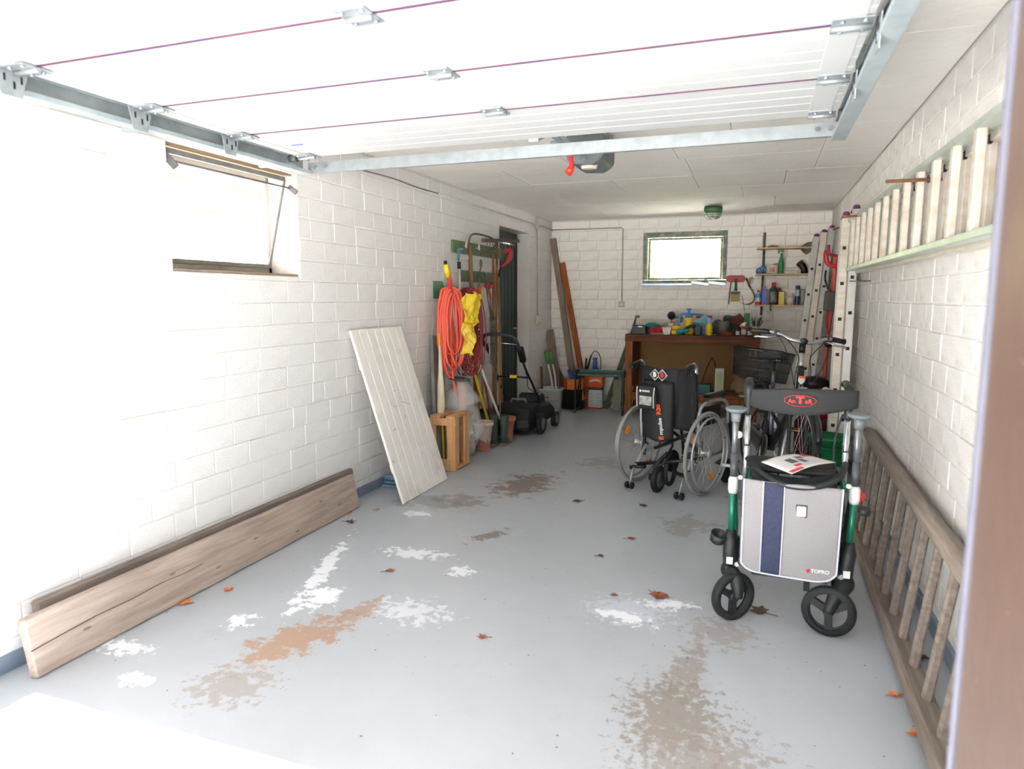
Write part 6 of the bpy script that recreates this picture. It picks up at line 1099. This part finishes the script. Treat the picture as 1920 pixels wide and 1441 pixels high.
for s in (-1, 1):
    G().tube([(-.15, s * .045, .7), (-.12, s * .055, .62), (-.02, s * .055, .37), (0, s * .05, .345)], [.017, .015, .012, .011], 9).build('fork_leg', fr_, bi, **L_)
    G().tube([bb + V(0, s * .03, 0), (-1.09, s * .06, .345)], .010, 8).build('chain_stay', fr_, bi, **L_); G().tube([st_t + V(0, s * .02, -.06), (-1.09, s * .06, .345)], .008, 8).build('seat_stay', fr_, bi, **L_)
    G().tube([(-1.09, s * .07, .36), (-1.15, s * .07, .71)], .006).build('carrier_strut', black_p, bi, **L_)
    # bar ends
    G().tube([(-.36, s * .20, 1.135), (-.39, s * .24, 1.135), (-.42, s * .31, 1.13), (-.425, s * .325, 1.13)], [.016, .019, .017, .021], 12).build('grip', black_p, bi, **L_)
    G().box((-.345, s * .165, 1.13), (.05, .05, .045)).build('shifter', dgrey, bi, bev=.012, **L_)
    G().tube(smoothpath([(-.33, s * .17, 1.115), (-.30, s * .22, 1.10), (-.33, s * .29, 1.095), (-.345, s * .31, 1.09)], 4), [.006] * 4 + [.008] * 9, 7).build('brake_lever', chrome, bi, **L_)
    G().tube(smoothpath([(-.33, s * .16, 1.12), (-.24, s * .12, 1.10), (-.20, s * .04, 1.0), (-.17, s * .05, .9), (-.17, s * .04, .78)], 5), .003, 6).build('cable', black_m, bi, **L_)
    G().tube(smoothpath([(-.33, s * .16, 1.12), (-.20, s * .14, 1.05), (-.13, s * .10, .93), (-.15, s * .05, .80)], 5), .0028, 6).build('cable', black_m, bi, **L_)
G().tube([V(-.17, 0, .66), HB], .02, 10).build('fork_crown', dgrey, bi, **L_); G().box((-.15, 0, .675), (.05, .12, .035)).build('crown', chrome, bi, bev=.01, **L_)
G().tube([HT, HT + V(-.015, 0, .03), V(-.268, 0, 1.03)], [.017, .016, .016], 12).build('stem', alu, bi, **L_); G().tube([V(-.268, 0, 1.02), V(-.28, 0, 1.085)], .021, 12).build('stem_head', black_p, bi, **L_); G().ball((-.27, 0, 1.10), (.024, .03, .024), 12, 8).build('bar_clamp', black_p, bi, **L_)
G().tube(smoothpath([(-.36, -.21, 1.137), (-.32, -.15, 1.13), (-.285, -.09, 1.105), (-.27, -.03, 1.095), (-.27, .03, 1.095), (-.285, .09, 1.105), (-.32, .15, 1.13), (-.36, .21, 1.137)], 5), .0125, 12).build('handlebar', chrome, bi, **L_)
G().lathe([(.005, 0), (.03, .005), (.035, .03), (.036, .045)], (-.135, 0, .775), 18, (1, 0, -.1)).build('headlight', chrome, bi, **L_); G().lathe([(.0, 0), (.022, .004), (.028, 0)], (-.125, 0, .735), 18, (1, 0, -.1)).build('reflector', white_p, bi, **L_)
b = G().prism([(0, -.035), (.022, -.01), (.022, .025), (-.022, .025), (-.022, -.01)], .004, Matrix(((0, 0, 1, -.178), (1, 0, 0, 0), (0, 1, 0, .845), (0, 0, 0, 1)))).build('head_badge', M('badge_white', (220, 220, 216), .4), bi, **L_); G().box((-.173, 0, .862), (.004, .044, .014)).build('orange_band', olet, b, **L_)
G().tube([st_t, V(-.835, 0, .83)], .014, 10).build('seat_post', vio, bi, **L_); G().tube([bb + V(-.03, 0, .08), st_t], .0185, 10).build('seat_tube_sleeve', vio, bi, **L_); G().tube([V(-.835, 0, .82), V(-.855, 0, .91)], .013, 10).build('post_top', black_p, bi, **L_)
def sad(u, v): a = u * 2 * PI; wd = .10 if math.cos(a) < 0 else .035 + .065 * (1 - math.cos(a)) ** .8 ; return V(-.86 + .13 * math.cos(a) * math.sin(v * PI) , wd * math.sin(a) * math.sin(v * PI), .955 + .035 * math.cos(v * PI) - .015 * math.sin(v * PI) * abs(math.sin(a)))
G().sheet(sad, 28, 10).build('saddle', M('saddle_black', (40, 42, 44), .5), bi, **L_); g = G(); g.tube([(-.95, .05, .925), (-.87, .02, .905), (-.76, .01, .925)], .004); g.tube([(-.95, -.05, .925), (-.87, -.02, .905), (-.76, -.01, .925)], .004); g.build('saddle_rails', chrome, bi, **L_)
G().box((-1.17, 0, .715), (.34, .13, .012)).build('carrier', black_p, bi, **L_)
g = G(); bx0, bx1, by, bz0, bz1 = -1.38, -1.03, .2, .73, .97
for z, q in ((bz1, 1.0), (bz0 + .16, .96), (bz0 + .08, .92), (bz0, .88)):
    cx = (bx0 + bx1) / 2; hx, hy = (bx1 - bx0) / 2 * q, by * q; g.tube([(cx - hx, -hy, z), (cx + hx, -hy, z), (cx + hx, hy, z), (cx - hx, hy, z)], .005 if z == bz1 else .003, 6, closed=True)
for k in range(11):
    f = -1 + 2 * k / 10
    for e in (-1, 1): g.tube([((bx0 + bx1) / 2 + e * .175, f * by, bz1), ((bx0 + bx1) / 2 + e * .154, f * by * .88, bz0)], .0016, 4); g.tube([((bx0 + bx1) / 2 + f * .175, e * by, bz1), ((bx0 + bx1) / 2 + f * .154, e * by * .88, bz0)], .0016, 4)
    g.tube([((bx0 + bx1) / 2 - .154, f * by * .88, bz0), ((bx0 + bx1) / 2 + .154, f * by * .88, bz0)], .0016, 4)
g.tube([(-1.2, -.2, .97), (-1.2, -.2, 1.0), (-1.2, -.06, 1.0), (-1.2, -.05, .98)], .004); g.build('basket_wire', black_p, bi, **L_)
mesh_m = glassy('basket_mesh', (30, 40, 42), .5, .55)
g = G(); cx = (bx0 + bx1) / 2
for e in (-1, 1): g.add([(cx - .175, e * by, bz1), (cx + .175, e * by, bz1), (cx + .154, e * by * .88, bz0), (cx - .154, e * by * .88, bz0)], [(0, 1, 2, 3)]); g.add([(cx + e * .175, -by, bz1), (cx + e * .175, by, bz1), (cx + e * .154, by * .88, bz0), (cx + e * .154, -by * .88, bz0)], [(0, 1, 2, 3)])
g.add([(cx - .154, -by * .88, bz0), (cx + .154, -by * .88, bz0), (cx + .154, by * .88, bz0), (cx - .154, by * .88, bz0)], [(0, 1, 2, 3)]); g.build('basket_mesh', mesh_m, bi, **L_)
G().lathe([(.02, -.035), (.03, -.03), (.03, .03), (.02, .035)], bb, 14, (0, 1, 0)).build('bottom_bracket', dgrey, bi, **L_)
cr_ = G().lathe([(.06, 0), (.085, .003), (.085, .006), (.06, .008)], bb + V(0, -.05, 0), 24, (0, 1, 0)).build('chainring', gun, bi, **L_)
for s, dz in ((-1, -1), (1, 1)):
    G().tube([bb + V(0, s * .06, 0), bb + V(.05, s * .08, dz * .155)], .011, 8).build('crank', chrome, bi, **L_); pd = G().box(bb + V(.05, s * .135, dz * .155), (.07, .09, .024)).build('pedal', black_p, bi, bev=.005, **L_); G().box(bb + V(.087, s * .135, dz * .155), (.004, .06, .012)).build('pedal_reflector', orange_r, pd, **L_)
G().sheet(lambda u, v: V(-.56 - .56 * u, -.065, .29 + .05 * u + (.07 - .02 * u) * (1 - 2 * v)), 8, 3).build('chain_guard', fr_, bi, thick=.008, **L_)
G().tube([(-.68, .05, .27), (-.72, .16, .02)], .009).build('kickstand', alu, bi, **L_)
G().box((-.19, -.02, .62), (.03, .06, .05)).build('battery_lamp', dgrey, bi, bev=.01, **L_)
G().tube([(-.655, .03, .42), (-.69, .03, .53)], .012).build('frame_lettering', wlet, bi, **L_)
